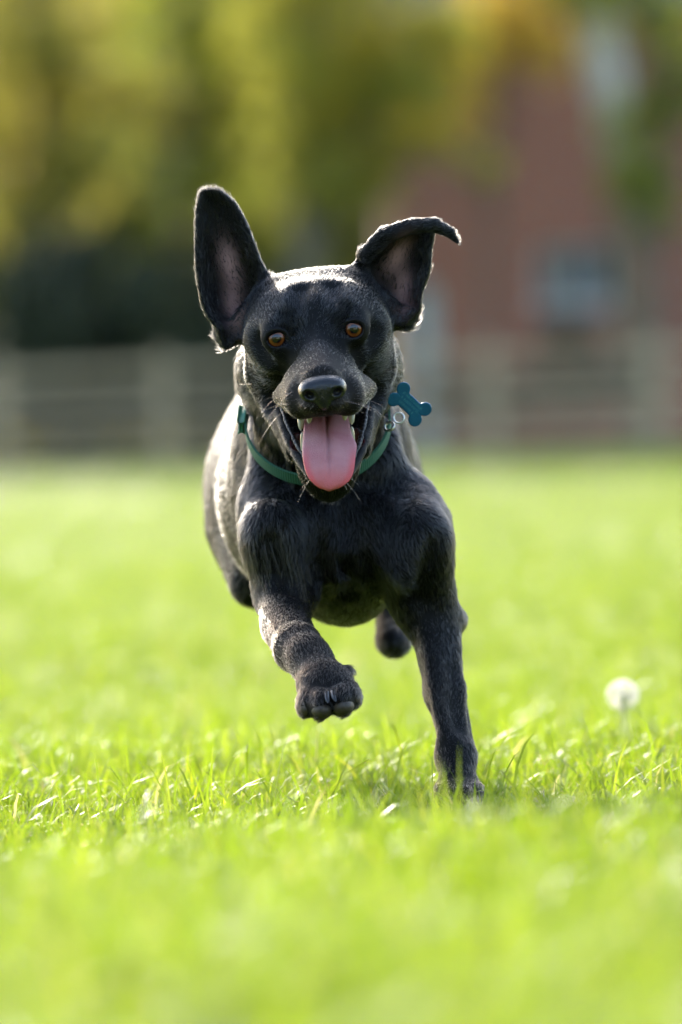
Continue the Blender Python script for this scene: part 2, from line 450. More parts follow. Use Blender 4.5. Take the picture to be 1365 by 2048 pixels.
chain(D_, [(730, 510, .004), (768, 472, -.006), (820, 453, -.008), (868, 450, .000), (898, 464, .006), (915, 484, .010)], [15, 17, 16, 14, 11, 4], k=.006, fl=0.0048)
seg(D_, (528, 560, .020), (518, 610, .010), 7, 20, fv(.2, -.2, .8), k=.012, fl=0.0061)      # front rims
seg(D_, (728, 556, .016), (752, 606, .008), 7, 18, fv(-.2, -.2, .8), k=.012, fl=0.0061)
seg(D_, (455, 668, .02), (500, 640, .015), 16, 26, fv(-.7, 0, -.5), k=.014, fl=0.0086)
seg(D_, (812, 640, .02), (770, 620, .015), 14, 24, fv(.7, 0, -.5), k=.014, fl=0.0086)
def crease(pts, r, depth, k=.010):
    """a soft fold pressed into the skin along picture points"""
    pp = [(x, y, (surf_Y(DOG, x, y, -.25, .3) or 0) - M(r) + depth) for x, y in pts]
    chain(DOG, pp, [r] * len(pp), k=k, op='s')
crease([(516, 684), (528, 716), (552, 752)], 8, .0016, .014)
crease([(752, 664), (746, 700), (728, 738)], 8, .0016, .014)
crease([(580, 722), (558, 760), (545, 800)], 9, .0018, .014)
crease([(716, 708), (738, 745), (752, 790)], 9, .0018, .014)
crease([(600, 575), (592, 610), (575, 630)], 8, .0018, .014)
crease([(664, 567), (672, 600), (690, 615)], 8, .0018, .014)
crease([(540, 1080), (560, 1140), (592, 1180)], 12, .0040, .018)
crease([(870, 1090), (858, 1150), (836, 1200)], 12, .0040, .018)
crease([(690, 1010), (694, 1100), (696, 1190)], 10, .0030, .016)
# the collar presses into the neck: a shallow groove along its ellipse
CN = unit(np.array([.03, .75, -.65])); CC = P(636, 845, .085)
CE1 = unit(CR - CN * (CR @ CN)); CE2 = np.cross(CN, CE1)
if CE2[2] < 0: CE2 = -CE2
RA, RB = .0665, .0700
def groove(p):
    q = p - CC; a, b, c = q @ CE1, q @ CE2, q @ CN
    r = np.hypot(a, b) + 1e-9; tr_ = RA * RB * r / np.sqrt((RB * a) ** 2 + (RA * b) ** 2 + 1e-12)
    return np.maximum(np.maximum(np.abs(c) - .011, (tr_ - .004) - r), r - tr_ - .022)
DOG.append(Prim(groove, CC, .11, 's', .016, None, 0))
log('primitives', len(DOG))
HRES = .0020
dv, dq = polygonise(DOG, (-.17, -.25, -.02), (.16, 1.2, .62), HRES, 1)
log('dog skin', len(dv), len(dq))
du, dvv = proj(dv); dY = dv[:, 1]

# blend fur flow and length from the masses near every skin point; find carved surfaces
flow = np.zeros_like(dv); flen = np.zeros(len(dv)); wsum = np.full(len(dv), 1e-9); carved = np.full(len(dv), 1.0)
for q in DOG:
    mk = np.nonzero(((dv - q.c) ** 2).sum(1) < (q.R + .03) ** 2)[0]
    if not len(mk): continue
    e = q.fn(dv[mk])
    if q.op == 's': carved[mk] = np.minimum(carved[mk], np.abs(e)); continue
    w = np.exp(-np.clip(e, -.002, .1) / .006)
    flow[mk] += w[:, None] * q.flow; flen[mk] += w * q.fl; wsum[mk] += w
flow = unit(flow); flen /= wsum
dn, _ = gradient(DOG, dv)
def blob(px, py, rx, ry, tilt=0.0):
    t = math.radians(tilt); x = du - px; y = dvv - py
    a = x * math.cos(t) - y * math.sin(t); b = x * math.sin(t) + y * math.cos(t)
    return np.exp(-((a / rx) ** 2 + (b / ry) ** 2) * 1.2)
facing = np.clip(-(dn @ CF), 0, 1)
head = dY < .10
# what colour the coat and the skin have, region by region; brow holds painted shade
earskin = np.clip(blob(460, 528, 20, 46, 14) + .8 * blob(468, 612, 19, 44, 8) + blob(795, 510, 18, 40, -32) + .9 * blob(808, 578, 20, 46, 6), 0, 1) * sstep(.2, .6, facing) * (dY > -.02) * head
mouth = ((carved < .0022) & head & (du > 540) & (du < 760) & (dvv > 800) & (dY < -.025)).astype(float)
eyecut = (head & (np.minimum(np.hypot(du - 553, (dvv - 677) * 1.12), np.hypot(du - 708, (dvv - 658) * 1.12)) < 25)).astype(float)
nose_m = sstep(.7, .95, blob(645, 782, 52, 42)) * (dY < -.17)
brow = np.clip(blob(579, 648, 22, 32, -10) + blob(680, 634, 23, 32, 12), 0, 1) * (dY < -.06)
muzz = np.clip(blob(600, 790, 60, 60) + blob(695, 785, 60, 60) + .6 * blob(640, 735, 60, 40), 0, 1) * (dY < -.08)
paw = np.clip(blob(625, 1320, 75, 110) + .8 * blob(560, 1260, 60, 60), 0, 1) * (dY < .1)
leg = .55 * np.clip(blob(870, 1450, 40, 150) + blob(915, 1580, 60, 50), 0, 1) * (dY < .2)
brown = np.clip(.75 * muzz + .8 * paw + leg, 0, 1)

# ---- materials of the dog
skin, nt, bs, out = nodes('dog_skin')
at = nt.nodes.new('ShaderNodeAttribute'); at.attribute_name = 'skin_colour'
nt.links.new(at.outputs['Color'], bs.inputs['Base Color'])
rg = nt.nodes.new('ShaderNodeAttribute'); rg.attribute_name = 'skin_rough'
nt.links.new(rg.outputs['Fac'], bs.inputs['Roughness'])
n = noise(nt, 420, 3, coord='Object'); bump(nt, bs, n.outputs[0], .35, .0008)
bs.inputs['Specular IOR Level'].default_value = .12
fur_m, nt, bs, out = nodes('black_fur'); nt.nodes.remove(bs)
hair = nt.nodes.new('ShaderNodeBsdfHairPrincipled'); hair.model = 'CHIANG'; hair.parametrization = 'COLOR'
at = nt.nodes.new('ShaderNodeAttribute'); at.attribute_name = 'tint'
nt.links.new(at.outputs['Color'], hair.inputs['Color'])
hair.inputs['IOR'].default_value = 1.45; hair.inputs['Roughness'].default_value = .27; hair.inputs['Radial Roughness'].default_value = .40
hair.inputs['Coat'].default_value = .05; hair.inputs['Random Roughness'].default_value = .25
nt.links.new(hair.outputs[0], out.inputs['Surface'])
wet, nt, bs, out = nodes('wet_black_skin')
n = noise(nt, 260, 3, coord='Object')
r = ramp(nt, [(.35, (.006, .006, .007)), (.75, (.016, .014, .015))])
nt.links.new(n.outputs[0], r.inputs[0]); nt.links.new(r.outputs[0], bs.inputs['Base Color'])
vo = nt.nodes.new('ShaderNodeTexVoronoi'); vo.inputs['Scale'].default_value = 900
tc = nt.nodes.new('ShaderNodeTexCoord'); nt.links.new(tc.outputs['Object'], vo.inputs['Vector'])
bump(nt, bs, vo.outputs['Distance'], .5, .0006)
bs.inputs['Roughness'].default_value = .20
lip_m = noisy('lip_skin', (.008, .007, .006), (.028, .022, .018), 400, rough=.42, bstr=.8, bdist=.0008, spec=.35)
pad_m = noisy('paw_pad_leather', (.032, .023, .016), (.078, .055, .038), 300, rough=.6, bstr=.8, bdist=.0008)
claw_m = noisy('claw_horn', (.006, .0055, .005), (.02, .017, .014), 120, rough=.25, bstr=.1)
tooth_m = noisy('tooth_enamel', (.42, .36, .25), (.58, .53, .41), 90, rough=.22, bstr=.1, bdist=.0005)
tongue_m, nt, bs, out = nodes('tongue_flesh')
n = noise(nt, 38, 4, coord='Object'); n2 = noise(nt, 1100, 2, coord='Object')
r = ramp(nt, [(.30, (.52, .17, .19)), (.70, (.64, .29, .30))])
nt.links.new(n.outputs[0], r.inputs[0])
at = nt.nodes.new('ShaderNodeAttribute'); at.attribute_name = 'tip'
mx = nt.nodes.new('ShaderNodeMix'); mx.data_type = 'RGBA'
nt.links.new(at.outputs['Fac'], mx.inputs[0]); nt.links.new(r.outputs[0], mx.inputs[6]); mx.inputs[7].default_value = (.72, .12, .13, 1)
nt.links.new(mx.outputs[2], bs.inputs['Base Color'])
bs.inputs['Roughness'].default_value = .36; bs.inputs['Subsurface Weight'].default_value = .25
bs.inputs['Subsurface Radius'].default_value = (.010, .004, .003); bs.inputs['Subsurface Scale'].default_value = .5
bump(nt, bs, n2.outputs[0], .9, .0014)
eye_m, nt, bs, out = nodes('amber_eye')
tc = nt.nodes.new('ShaderNodeTexCoord')
sx = nt.nodes.new('ShaderNodeVectorMath'); sx.operation = 'MULTIPLY'; sx.inputs[1].default_value = (1 / ER, 0, 1 / ER)
nt.links.new(tc.outputs['Object'], sx.inputs[0])
ln = nt.nodes.new('ShaderNodeVectorMath'); ln.operation = 'LENGTH'; nt.links.new(sx.outputs[0], ln.inputs[0])
n = noise(nt, 700, 3, coord='Object')
ma = nt.nodes.new('ShaderNodeMath'); ma.operation = 'MULTIPLY_ADD'; ma.inputs[1].default_value = .10; ma.inputs[2].default_value = -.05
nt.links.new(n.outputs[0], ma.inputs[0])
ad = nt.nodes.new('ShaderNodeMath'); ad.operation = 'ADD'; nt.links.new(ln.outputs['Value'], ad.inputs[0]); nt.links.new(ma.outputs[0], ad.inputs[1])
r = ramp(nt, [(.0, (.003, .003, .003)), (.32, (.003, .003, .003)), (.37, (.09, .022, .003)), (.52, (.20, .055, .008)), (.62, (.05, .013, .003)), (.69, (.006, .004, .004)), (.92, (.03, .02, .018))])
nt.links.new(ad.outputs[0], r.inputs[0]); nt.links.new(r.outputs[0], bs.inputs['Base Color'])
bs.inputs['Roughness'].default_value = .5; bs.inputs['Specular IOR Level'].default_value = 0.0
bs.inputs['Coat Weight'].default_value = 1.0; bs.inputs['Coat Roughness'].default_value = .015; bs.inputs['Coat IOR'].default_value = 1.6

# ---- body
base = P(760, 1604, .15); base[2] = 0
dog = empty('dog', base)
tag(dog, 'sleek black dog with pricked ears and tongue out, galloping over the grass', 'dog')
body_me = np_mesh('body', dv, dq)
sc_ = np.tile(np.array([.006, .0056, .0056]), (len(dv), 1))
def mixc(m_, c):
    global sc_
    sc_ = sc_ * (1 - m_[:, None]) + np.array(c) * m_[:, None]
mixc(brown, (.014, .010, .008)); mixc(earskin, (.30, .17, .155)); mixc(mouth, (.060, .017, .017)); mixc(eyecut, (.008, .007, .007)); mixc(nose_m, (.01, .01, .01))
ca = body_me.attributes.new('skin_colour', 'FLOAT_COLOR', 'POINT')
ca.data.foreach_set('color', np.concatenate([sc_, np.ones((len(dv), 1))], 1).astype(np.float32).ravel())
ro = np.where(mouth > .5, .22, np.where(eyecut > .5, .25, .65))
ra_ = body_me.attributes.new('skin_rough', 'FLOAT', 'POINT'); ra_.data.foreach_set('value', ro.astype(np.float32))
child('body', body_me, skin, dog)

# ---- nose
NOSE = []
ell(NOSE, 645, 775, -.196, 44, 26, .017, k=.006, B=HB)
ell(NOSE, 618, 783, -.199, 19, 21, .014, k=.006, B=HB); ell(NOSE, 673, 777, -.199, 19, 21, .014, k=.006, B=HB)
ell(NOSE, 647, 800, -.200, 16, 22, .011, k=.008, B=HB)
ell(NOSE, 619, 791, -.216, 12, 9, .012, k=.003, op='s', B=basis(-18)); ell(NOSE, 676, 784, -.216, 12, 9, .012, k=.003, op='s', B=basis(30))
seg(NOSE, (605, 800, -.212), (622, 796, -.216), 3, 5, k=.003, op='s'); seg(NOSE, (690, 790, -.212), (672, 790, -.216), 3, 5, k=.003, op='s')
seg(NOSE, (646, 790, -.2165), (649, 826, -.212), 1.6, 2.2, k=.003, op='s')
nv, nq = polygonise(NOSE, P(585, 840, -.225) - .002, P(705, 735, -.17) + .004, .0007, 1)
child('nose', np_mesh('nose', nv, nq), wet, dog)

# ---- eyes
def uv_sphere(c, rad, B, nu=24, nvv=16):
    V = []; F = []
    for i in range(nvv + 1):
        th = math.pi * i / nvv
        for j in range(nu):
            ph = 2 * math.pi * j / nu
            V.append(np.array(c) + (np.array([math.sin(th) * math.cos(ph), math.cos(th), math.sin(th) * math.sin(ph)]) * rad) @ B)
    for i in range(nvv):
        for j in range(nu):
            a = i * nu + j; b = i * nu + (j + 1) % nu
            F.append((a, a + nu, b + nu, b))
    return V, F
for (x, y, Y) in EYES:
    V, F = uv_sphere((0, 0, 0), np.array([ER] * 3), np.eye(3), 40, 28)
    o = link('eye', mesh('eye', V, F), eye_m, dog, True)
    o.location = Vector(P(x + .5, y + .5, Y + .0006)) - dog.location

# ---- tongue
sp = np.array([(655, 812, -.055, 36), (654, 838, -.098, 44), (655, 868, -.134, 48), (658, 900, -.158, 53), (659, 930, -.170, 51), (660, 952, -.1745, 45), (660, 966, -.1755, 34), (659, 974, -.1745, 20), (659, 978, -.172, 4)])
sp = catmull(sp, 8, closed=False)
V = []; tip = []; NT = 48
for i, (x, y, Y, w) in enumerate(sp):
    c = P(x, y, Y)
    a = P(*sp[max(i - 1, 0)][:3]); b = P(*sp[min(i + 1, len(sp) - 1)][:3])
    tdir = unit(b - a); nrm_ = unit(np.cross(CR, tdir))
    if nrm_ @ CF > 0: nrm_ = -nrm_
    lab = sstep(.0, .15, i / len(sp)); th = .0042 * min(1, w / 22.0)
    for j in range(NT):
        t = 2 * math.pi * j / NT
        xx = math.cos(t); zz = math.sin(t)
        ww = w + (4 * math.exp(-((y - 892) / 14) ** 2) if xx > .6 else 0)
        off = th * np.sign(zz) * abs(zz) ** .6
        if zz > 0:
            off -= .0030 * math.exp(-(xx * w / 4.0) ** 2) * sstep(985, 900, y)
            off += .0012 * math.cos(xx * 3.1) + .0016 * abs(xx) ** 5
        else: off += .0016 * abs(xx) ** 5
        V.append(c + CR * M(ww, Y) * xx + nrm_ * off)
        tip.append(min(1, float(sstep(925, 975, y)) * .8 + float(sstep(.62, .95, abs(xx)) * sstep(885, 935, y)) * .9))
F = [(i * NT + j, i * NT + (j + 1) % NT, (i + 1) * NT + (j + 1) % NT, (i + 1) * NT + j) for i in range(len(sp) - 1) for j in range(NT)]
F.append(tuple(range((len(sp) - 1) * NT, len(sp) * NT)))
me = mesh('tongue', V, F)
ta = me.attributes.new('tip', 'FLOAT', 'POINT'); ta.data.foreach_set('value', np.array(tip, np.float32))
child('tongue', me, tongue_m, dog)

# ---- teeth, lips, claws, pads
def spike(a, b, r, bend=0.0, flat=.8, n=10, rings=6, blunt=.25):
    a, b = np.asarray(a), np.asarray(b); ax = unit(b - a); L_ = np.linalg.norm(b - a)
    e1 = unit(np.cross(ax, CF)); e2 = np.cross(ax, e1); V = []; F = []
    for i in range(rings + 1):
        t = i / rings
        rr = r * (math.sqrt(max(0, 1 - t ** 2.2)) * (1 - blunt) + blunt * (1 - t ** 4))
        c = a + ax * L_ * t + e1 * bend * L_ * t * t
        for j in range(n):
            p = 2 * math.pi * j / n; V.append(c + (e1 * math.cos(p) + e2 * math.sin(p) * flat) * rr)
    for i in range(rings):
        for j in range(n): F.append((i * n + j, i * n + (j + 1) % n, (i + 1) * n + (j + 1) % n, (i + 1) * n + j))
    F.append(tuple(range(rings * n, rings * n + n)))
    return mesh('spike', V, F)
for (x0, y0, x1, y1, Y, r) in [(609, 900, 605, 862, -.126, .0030), (603, 828, 602, 862, -.112, .0034), (704, 884, 704, 852, -.126, .0028), (703, 822, 704, 850, -.112, .0032),
                               (620, 825, 618, 848, -.140, .0030), (690, 820, 690, 842, -.140, .0030)]:
    child('tooth', spike(P(x0, y0, Y), P(x1, y1, Y - .004), r), tooth_m, dog)
def tube(pts, rad, n=8):
    pts = np.asarray(pts); V = []; F = []
    for i, p in enumerate(pts):
        t = unit(pts[min(i + 1, len(pts) - 1)] - pts[max(i - 1, 0)])
        e1 = unit(np.cross(t, np.array([.31, .9, .3]))); e2 = np.cross(t, e1)
        r_ = rad[i] if hasattr(rad, '__len__') else rad
        for j in range(n):
            a = 2 * math.pi * j / n; V.append(p + (e1 * math.cos(a) + e2 * math.sin(a)) * r_)
    for i in range(len(pts) - 1):
        for j in range(n): F.append((i * n + j, i * n + (j + 1) % n, (i + 1) * n + (j + 1) % n, (i + 1) * n + j))
    F.append(tuple(range(n))[::-1]); F.append(tuple(range((len(pts) - 1) * n, len(pts) * n)))
    return V, F
for J, s in ((JL, 1), (JR, -1)):
    cp = catmull(np.array(J), 22, closed=False)
    pts = np.array([P(x + s * (5 + 4 * i / len(cp)), y - 7, Y - .003) for i, (x, y, Y) in enumerate(cp)])
    k_ = np.arange(len(pts))
    pts = pts + np.outer(.0006 * np.sin(k_ * 1.9) * (k_ % 3 != 0), CU)
    V, F = tube(pts, .0018 + .0009 * np.abs(np.sin(k_ * .95 + .3)) * (np.sin(k_ * .37) > -.6), 8)
    child('lip', mesh('lip', V, F), lip_m, dog)
for i, (x, y, Y, a, b, t) in enumerate(TOES):
    s = (-1, -1, 1, 1)[i]
    L_ = []
    ell(L_, x + (2, 3, 2, 3)[i], y + b * .34, Y - .0050, a * .92, b * .56, .0170, k=.004, B=basis(t))
    c = P(x, y + b * .4, Y)
    v_, q_ = polygonise(L_, c - .03, c + .03, .0014, 1)
    child('paw_pad', np_mesh('paw_pad', v_, q_), pad_m, dog)
    cx, cy = [(619, 1396), (653, 1394), (668, 1392), (697, 1380)][i]
    child('claw', spike(P(cx - s * 1, cy - 8, Y - .010), P(cx + (1, 0, 0, -1)[i], cy + 12, Y - .026), .0030, .1), claw_m, dog)
for (x, y, Y) in [(884, 1590, -.035), (905, 1592, -.052), (932, 1591, -.052), (952, 1588, -.035)]:
    child('claw', spike(P(x, y + 2, Y - .012), P(x, y + 12, Y - .026), .0030, .1), claw_m, dog)
log('face parts')

# ---- fur
tri = np.concatenate([dq[:, [0, 1, 2]], dq[:, [0, 2, 3]]])
e1 = dv[tri[:, 1]] - dv[tri[:, 0]]; e2 = dv[tri[:, 2]] - dv[tri[:, 0]]
area = np.linalg.norm(np.cross(e1, e2), axis=1) / 2
bald = np.clip(mouth + eyecut + nose_m * 1.2, 0, 1)
padm = np.zeros(len(dv))
for i, (x, y, Y, a, b, t) in enumerate(TOES): padm = np.maximum(padm, blob(x + 2, y + b * .38, a * .95, b * .6, 0) * (dY < -.17))
bald = np.clip(bald + (padm > .45), 0, 1)
dens_v = (1 - bald) * (1 - .65 * earskin) * np.where(dY > .30, .6, 1.0) * np.where((dY < .1) & (dvv < 1000), 1.5, 1.0)
wt = area * dens_v[tri].mean(1)
NF = 580000
ti = rng.choice(len(tri), NF, p=wt / wt.sum())
b1 = np.sqrt(rng.random(NF)); b2 = rng.random(NF)
bw = np.stack([1 - b1, b1 * (1 - b2), b1 * b2], 1)
def interp(a): return np.einsum('ij,ij...->i...', bw, a[tri[ti]])
fp, fn_, ff, fl_ = interp(dv), unit(interp(dn)), interp(flow), interp(flen)
fe, fb, fbr = interp(earskin), interp(brow), interp(brown)
# whorls and clumps
cell = np.where((fl_ < .0072) | (fp[:, 1] < -.1), .0017, .0027)
key = np.floor(fp / cell[:, None]).astype(np.int64) + 1000; key = ((key[:, 0] * 4000 + key[:, 1]) * 4000 + key[:, 2]) * 2 + (cell > .003)
_, inv, cnt_ = np.unique(key, return_inverse=True, return_counts=True); NCL = len(cnt_)
cmean = np.stack([np.bincount(inv, fp[:, i], NCL) for i in range(3)], 1) / cnt_[:, None]
cr = np.random.default_rng(5); cdir = cr.normal(0, .16, (NCL, 3)); clift = cr.uniform(-.08, .12, NCL); ctone = np.exp(cr.normal(0, .55, NCL)); clen = cr.uniform(.8, 1.2, NCL)
fl_ = fl_ * clen[inv] * 1.15 * (1 + 1.0 * fb)
fl_ = fl_ * (1 + .18 * wob(fp, 60, 3)) * rng.uniform(.65, 1.15, NF) * (1 - .3 * fe)
ff = ff + .28 * np.stack([wob(fp, 28, 11), wob(fp, 28, 12), wob(fp, 28, 13)], 1) + .16 * np.stack([wob(fp, 170, 14), wob(fp, 170, 15), wob(fp, 170, 16)], 1) + rng.normal(0, .07, (NF, 3)) + cdir[inv]
tn = ff - (ff * fn_).sum(1, keepdims=True) * fn_
tn = unit(tn)
lift = np.where(fl_ > .012, .24, .14) + .05 * rng.random(NF) + clift[inv] + 3.0 * fb
lift = np.where(rng.random(NF) < .035, lift + .40, lift)
d1 = unit(tn + fn_ * (lift + .15)[:, None]); d2 = unit(tn + fn_ * (lift * .45)[:, None]); d3 = unit(tn + fn_ * (lift * .1 - .02)[:, None])
p0 = fp - fn_ * .0008
p1 = p0 + d1 * (fl_ * .33)[:, None]; p2 = p1 + d2 * (fl_ * .34)[:, None]; p3 = p2 + d3 * (fl_ * .33)[:, None]
pull = cmean[inv] - fp
p1 = p1 + pull * .25; p2 = p2 + pull * .55; p3 = p3 + pull * .80
pos = np.stack([p0, p1, p2, p3], 1).reshape(-1, 3).astype(np.float32)
rad = np.tile(np.array([.00015, .00014, .00010, .00003], np.float32), NF) * np.repeat(rng.uniform(.7, 1.25, NF), 4).astype(np.float32)
def hair_object(name, pos, rad, tint, npt, mat, parent):
    cu = bpy.data.hair_curves.new(name); cu.add_curves([npt] * (len(pos) // npt))
    cu.attributes['position'].data.foreach_set('vector', np.ascontiguousarray(pos, np.float32).ravel())
    cu.attributes.new('radius', 'FLOAT', 'POINT').data.foreach_set('value', np.ascontiguousarray(rad, np.float32))
    cu.attributes.new('tint', 'FLOAT_COLOR', 'CURVE').data.foreach_set('color', np.concatenate([tint, np.ones((len(tint), 1))], 1).astype(np.float32).ravel())
    return child(name, cu, mat, parent, False)
tint = np.array([.0070, .0067, .0070]) * rng.uniform(.7, 1.3, (NF, 1)) * ctone[inv][:, None]
tint = tint * (1 - fbr[:, None] * .8) + np.array([.028, .018, .012]) * rng.uniform(.5, 1.4, (NF, 1)) * ctone[inv][:, None] * fbr[:, None] * .8
tint = tint * (1 - .9 * fb[:, None])  # brow tufts tinted darker, imitating light lost among upright hairs
tag(hair_object('fur', pos, rad, tint, 4, fur_m, dog), kind='stuff')
# whiskers
wp, wr, wtn = [], [], []
def whisker(a, d, L_, droop):
    a = np.asarray(a); d = unit(d)
    for t in (0, .35, .7, 1): wp.append(a + d * L_ * t + DN * droop * L_ * t * t); wr.append(.00008 * (1 - t) + .00002)
    wtn.append((.05, .04, .035))
for s, (cx, cy) in ((-1, (592, 800)), (1, (706, 792))):
    for k_ in range(5):
        px, py = cx + random.uniform(-22, 16) * 1, cy + random.uniform(-22, 26)
        Y = surf_Y(DOG, px, py, -.25, .05)
        if Y is None: continue
        whisker(P(px, py, Y), CR * s * random.uniform(.5, 1.3) - CF * random.uniform(.0, .5) + CU * random.uniform(-.55, .15), random.uniform(.02, .05), random.uniform(.1, .6))
for k_ in range(9):
    t = random.uniform(-1, 1); px = 657 + 45 * t; py = 978 - 22 * t * t + random.uniform(-8, 4)
    Y = surf_Y(DOG, px, py, -.25, .05)
    if Y is None or Y > -.08 or abs(t) < .3: continue
    whisker(P(px, py, Y), CR * t * .8 - CF * random.uniform(0, .4) + DN * random.uniform(.3, 1), random.uniform(.008, .022), .3)
for (px, py, s) in [(530, 770, -1), (748, 745, 1), (760, 740, 1)]:
    whisker(P(px, py, surf_Y(DOG, px, py, -.25, .05) or -.08), CR * s * .9 - CF * .3 + CU * .1, random.uniform(.02, .035), .1)
tag(hair_object('whiskers', np.array(wp), np.array(wr), np.array(wtn), 4, fur_m, dog), kind='stuff')
log('fur')

# ------------------------------------------------------------------ collar and tag
web_m, nt, bs, out = nodes('green_webbing')
at = nt.nodes.new('ShaderNodeAttribute'); at.attribute_name = 'along'
mw = nt.nodes.new('ShaderNodeMath'); mw.operation = 'MULTIPLY'; mw.inputs[1].default_value = 6.2832 / .0024
nt.links.new(at.outputs['Fac'], mw.inputs[0])
sn = nt.nodes.new('ShaderNodeMath'); sn.operation = 'SINE'; nt.links.new(mw.outputs[0], sn.inputs[0])
r = ramp(nt, [(.2, (.018, .085, .050)), (.9, (.045, .18, .11))])
mr = nt.nodes.new('ShaderNodeMapRange'); mr.inputs[1].default_value = -1; mr.inputs[2].default_value = 1
nt.links.new(sn.outputs[0], mr.inputs[0]); nt.links.new(mr.outputs[0], r.inputs[0]); nt.links.new(r.outputs[0], bs.inputs['Base Color'])
bs.inputs['Roughness'].default_value = .75; bump(nt, bs, mr.outputs[0], .6, .0008)
green_plastic = noisy('green_plastic', (.05, .20, .12), (.08, .28, .17), 60, rough=.35, bstr=.05)
metal, nt, bs, out = nodes('nickel'); bs.inputs['Metallic'].default_value = 1; bs.inputs['Roughness'].default_value = .28
n = noise(nt, 300, 2, coord='Object'); r = ramp(nt, [(.3, (.50, .48, .43)), (.7, (.68, .66, .6))]); nt.links.new(n.outputs[0], r.inputs[0]); nt.links.new(r.outputs[0], bs.inputs['Base Color'])
blue_tag, nt, bs, out = nodes('anodised_blue'); n = noise(nt, 90, 3, coord='Object'); r = ramp(nt, [(.3, (.006, .085, .18)), (.7, (.009, .12, .235))])
nt.links.new(n.outputs[0], r.inputs[0]); nt.links.new(r.outputs[0], bs.inputs['Base Color']); bs.inputs['Metallic'].default_value = .35; bs.inputs['Roughness'].default_value = .33
engr = noisy('engraved_line', (.03, .22, .26), (.06, .30, .33), 200, rough=.5, bstr=0)

NTH = 128; rr = []
for i in range(NTH):
    a = 2 * math.pi * i / NTH; d = CE1 * math.cos(a) + CE2 * math.sin(a)
    t = np.arange(.03, .095, .001); s = sdf(DOG, CC + t[:, None] * d)
    k_ = np.nonzero(s > 0)[0]; rr.append(t[k_[0]] if len(k_) else .095)
tg = np.array([RA * RB / math.hypot(RB * math.cos(2 * math.pi * i / NTH), RA * math.sin(2 * math.pi * i / NTH)) for i in range(NTH)])
print('collar radius: skin minus target', np.round((np.array(rr) - tg)[::8], 4))
rr = tg
ringp = np.array([CC + (CE1 * math.cos(2 * math.pi * i / NTH) + CE2 * math.sin(2 * math.pi * i / NTH)) * rr[i] for i in range(NTH)])
ru, rv_ = proj(ringp)
print('collar', [(int(ru[i]), int(rv_[i]), round(ringp[i][1], 3)) for i in range(0, NTH, 12)])
collar = empty('dog_collar', ringp[int(NTH * .75)])
tag(collar, 'green webbing collar round the neck of the black dog', 'collar')
HWID, TH = .0068, .0010
V = []; al = []
cum = np.concatenate([[0], np.cumsum(np.linalg.norm(np.diff(ringp, axis=0), axis=1))])
for i in range(NTH):
    d = unit(ringp[i] - CC)
    for (w_, t_) in ((-HWID, 0), (-HWID, TH * 2), (HWID, TH * 2), (HWID, 0)):
        V.append(ringp[i] + CN * w_ + d * (t_ - TH)); al.append(cum[i])
F = [((i * 4 + j), (i * 4 + (j + 1) % 4), ((i + 1) % NTH) * 4 + (j + 1) % 4, ((i + 1) % NTH) * 4 + j) for i in range(NTH) for j in range(4)]
me = mesh('strap', V, F); a_ = me.attributes.new('along', 'FLOAT', 'POINT'); a_.data.foreach_set('value', np.array(al, np.float32))
child('strap', me, web_m, collar, False)
def frame_box(c, X, Yv, Z, hx, hy, hz, bev):
    bm = bmesh.new(); bmesh.ops.create_cube(bm, size=2)
    for v in bm.verts: v.co = Vector(c + X * v.co.x * hx + Yv * v.co.y * hy + Z * v.co.z * hz)
    bmesh.ops.bevel(bm, geom=bm.edges[:], offset=bev, segments=2, affect='EDGES')
    me = bpy.data.meshes.new('box'); bm.to_mesh(me); bm.free(); return me
iL = int(np.argmin((ru - 492) ** 2 + (rv_ - 838) ** 2)); iR = int(np.argmin((ru - 752) ** 2 + (rv_ - 915) ** 2))
for idx, nm, mat_, hx in ((iL, 'slide_buckle', green_plastic, .009),):
    d = unit(ringp[idx] - CC); tdir = unit(ringp[(idx + 1) % NTH] - ringp[idx - 1])
    child(nm, frame_box(ringp[idx] + d * .0035, tdir, CN, d, hx, HWID * 1.12, .0026, .0012), mat_, collar)
def torus(c, X, Yv, R_, r_, n=28, m_=8):
    V = []; F = []; Z = np.cross(X, Yv)
    for i in range(n):
        a = 2 * math.pi * i / n; d = X * math.cos(a) + Yv * math.sin(a)
        for j in range(m_):
            b = 2 * math.pi * j / m_; V.append(c + d * (R_ + r_ * math.cos(b)) + Z * r_ * math.sin(b))
    for i in range(n):
        for j in range(m_): F.append((i * m_ + j, ((i + 1) % n) * m_ + j, ((i + 1) % n) * m_ + (j + 1) % m_, i * m_ + (j + 1) % m_))
    return mesh('ring', V, F)
TY = .012
child('ring', torus(P(779, 853, TY), unit(CR * .75 + CU * .6), unit(CU * .5 - CR * .5 + CF * .6), M(10), M(2.6)), metal, collar)
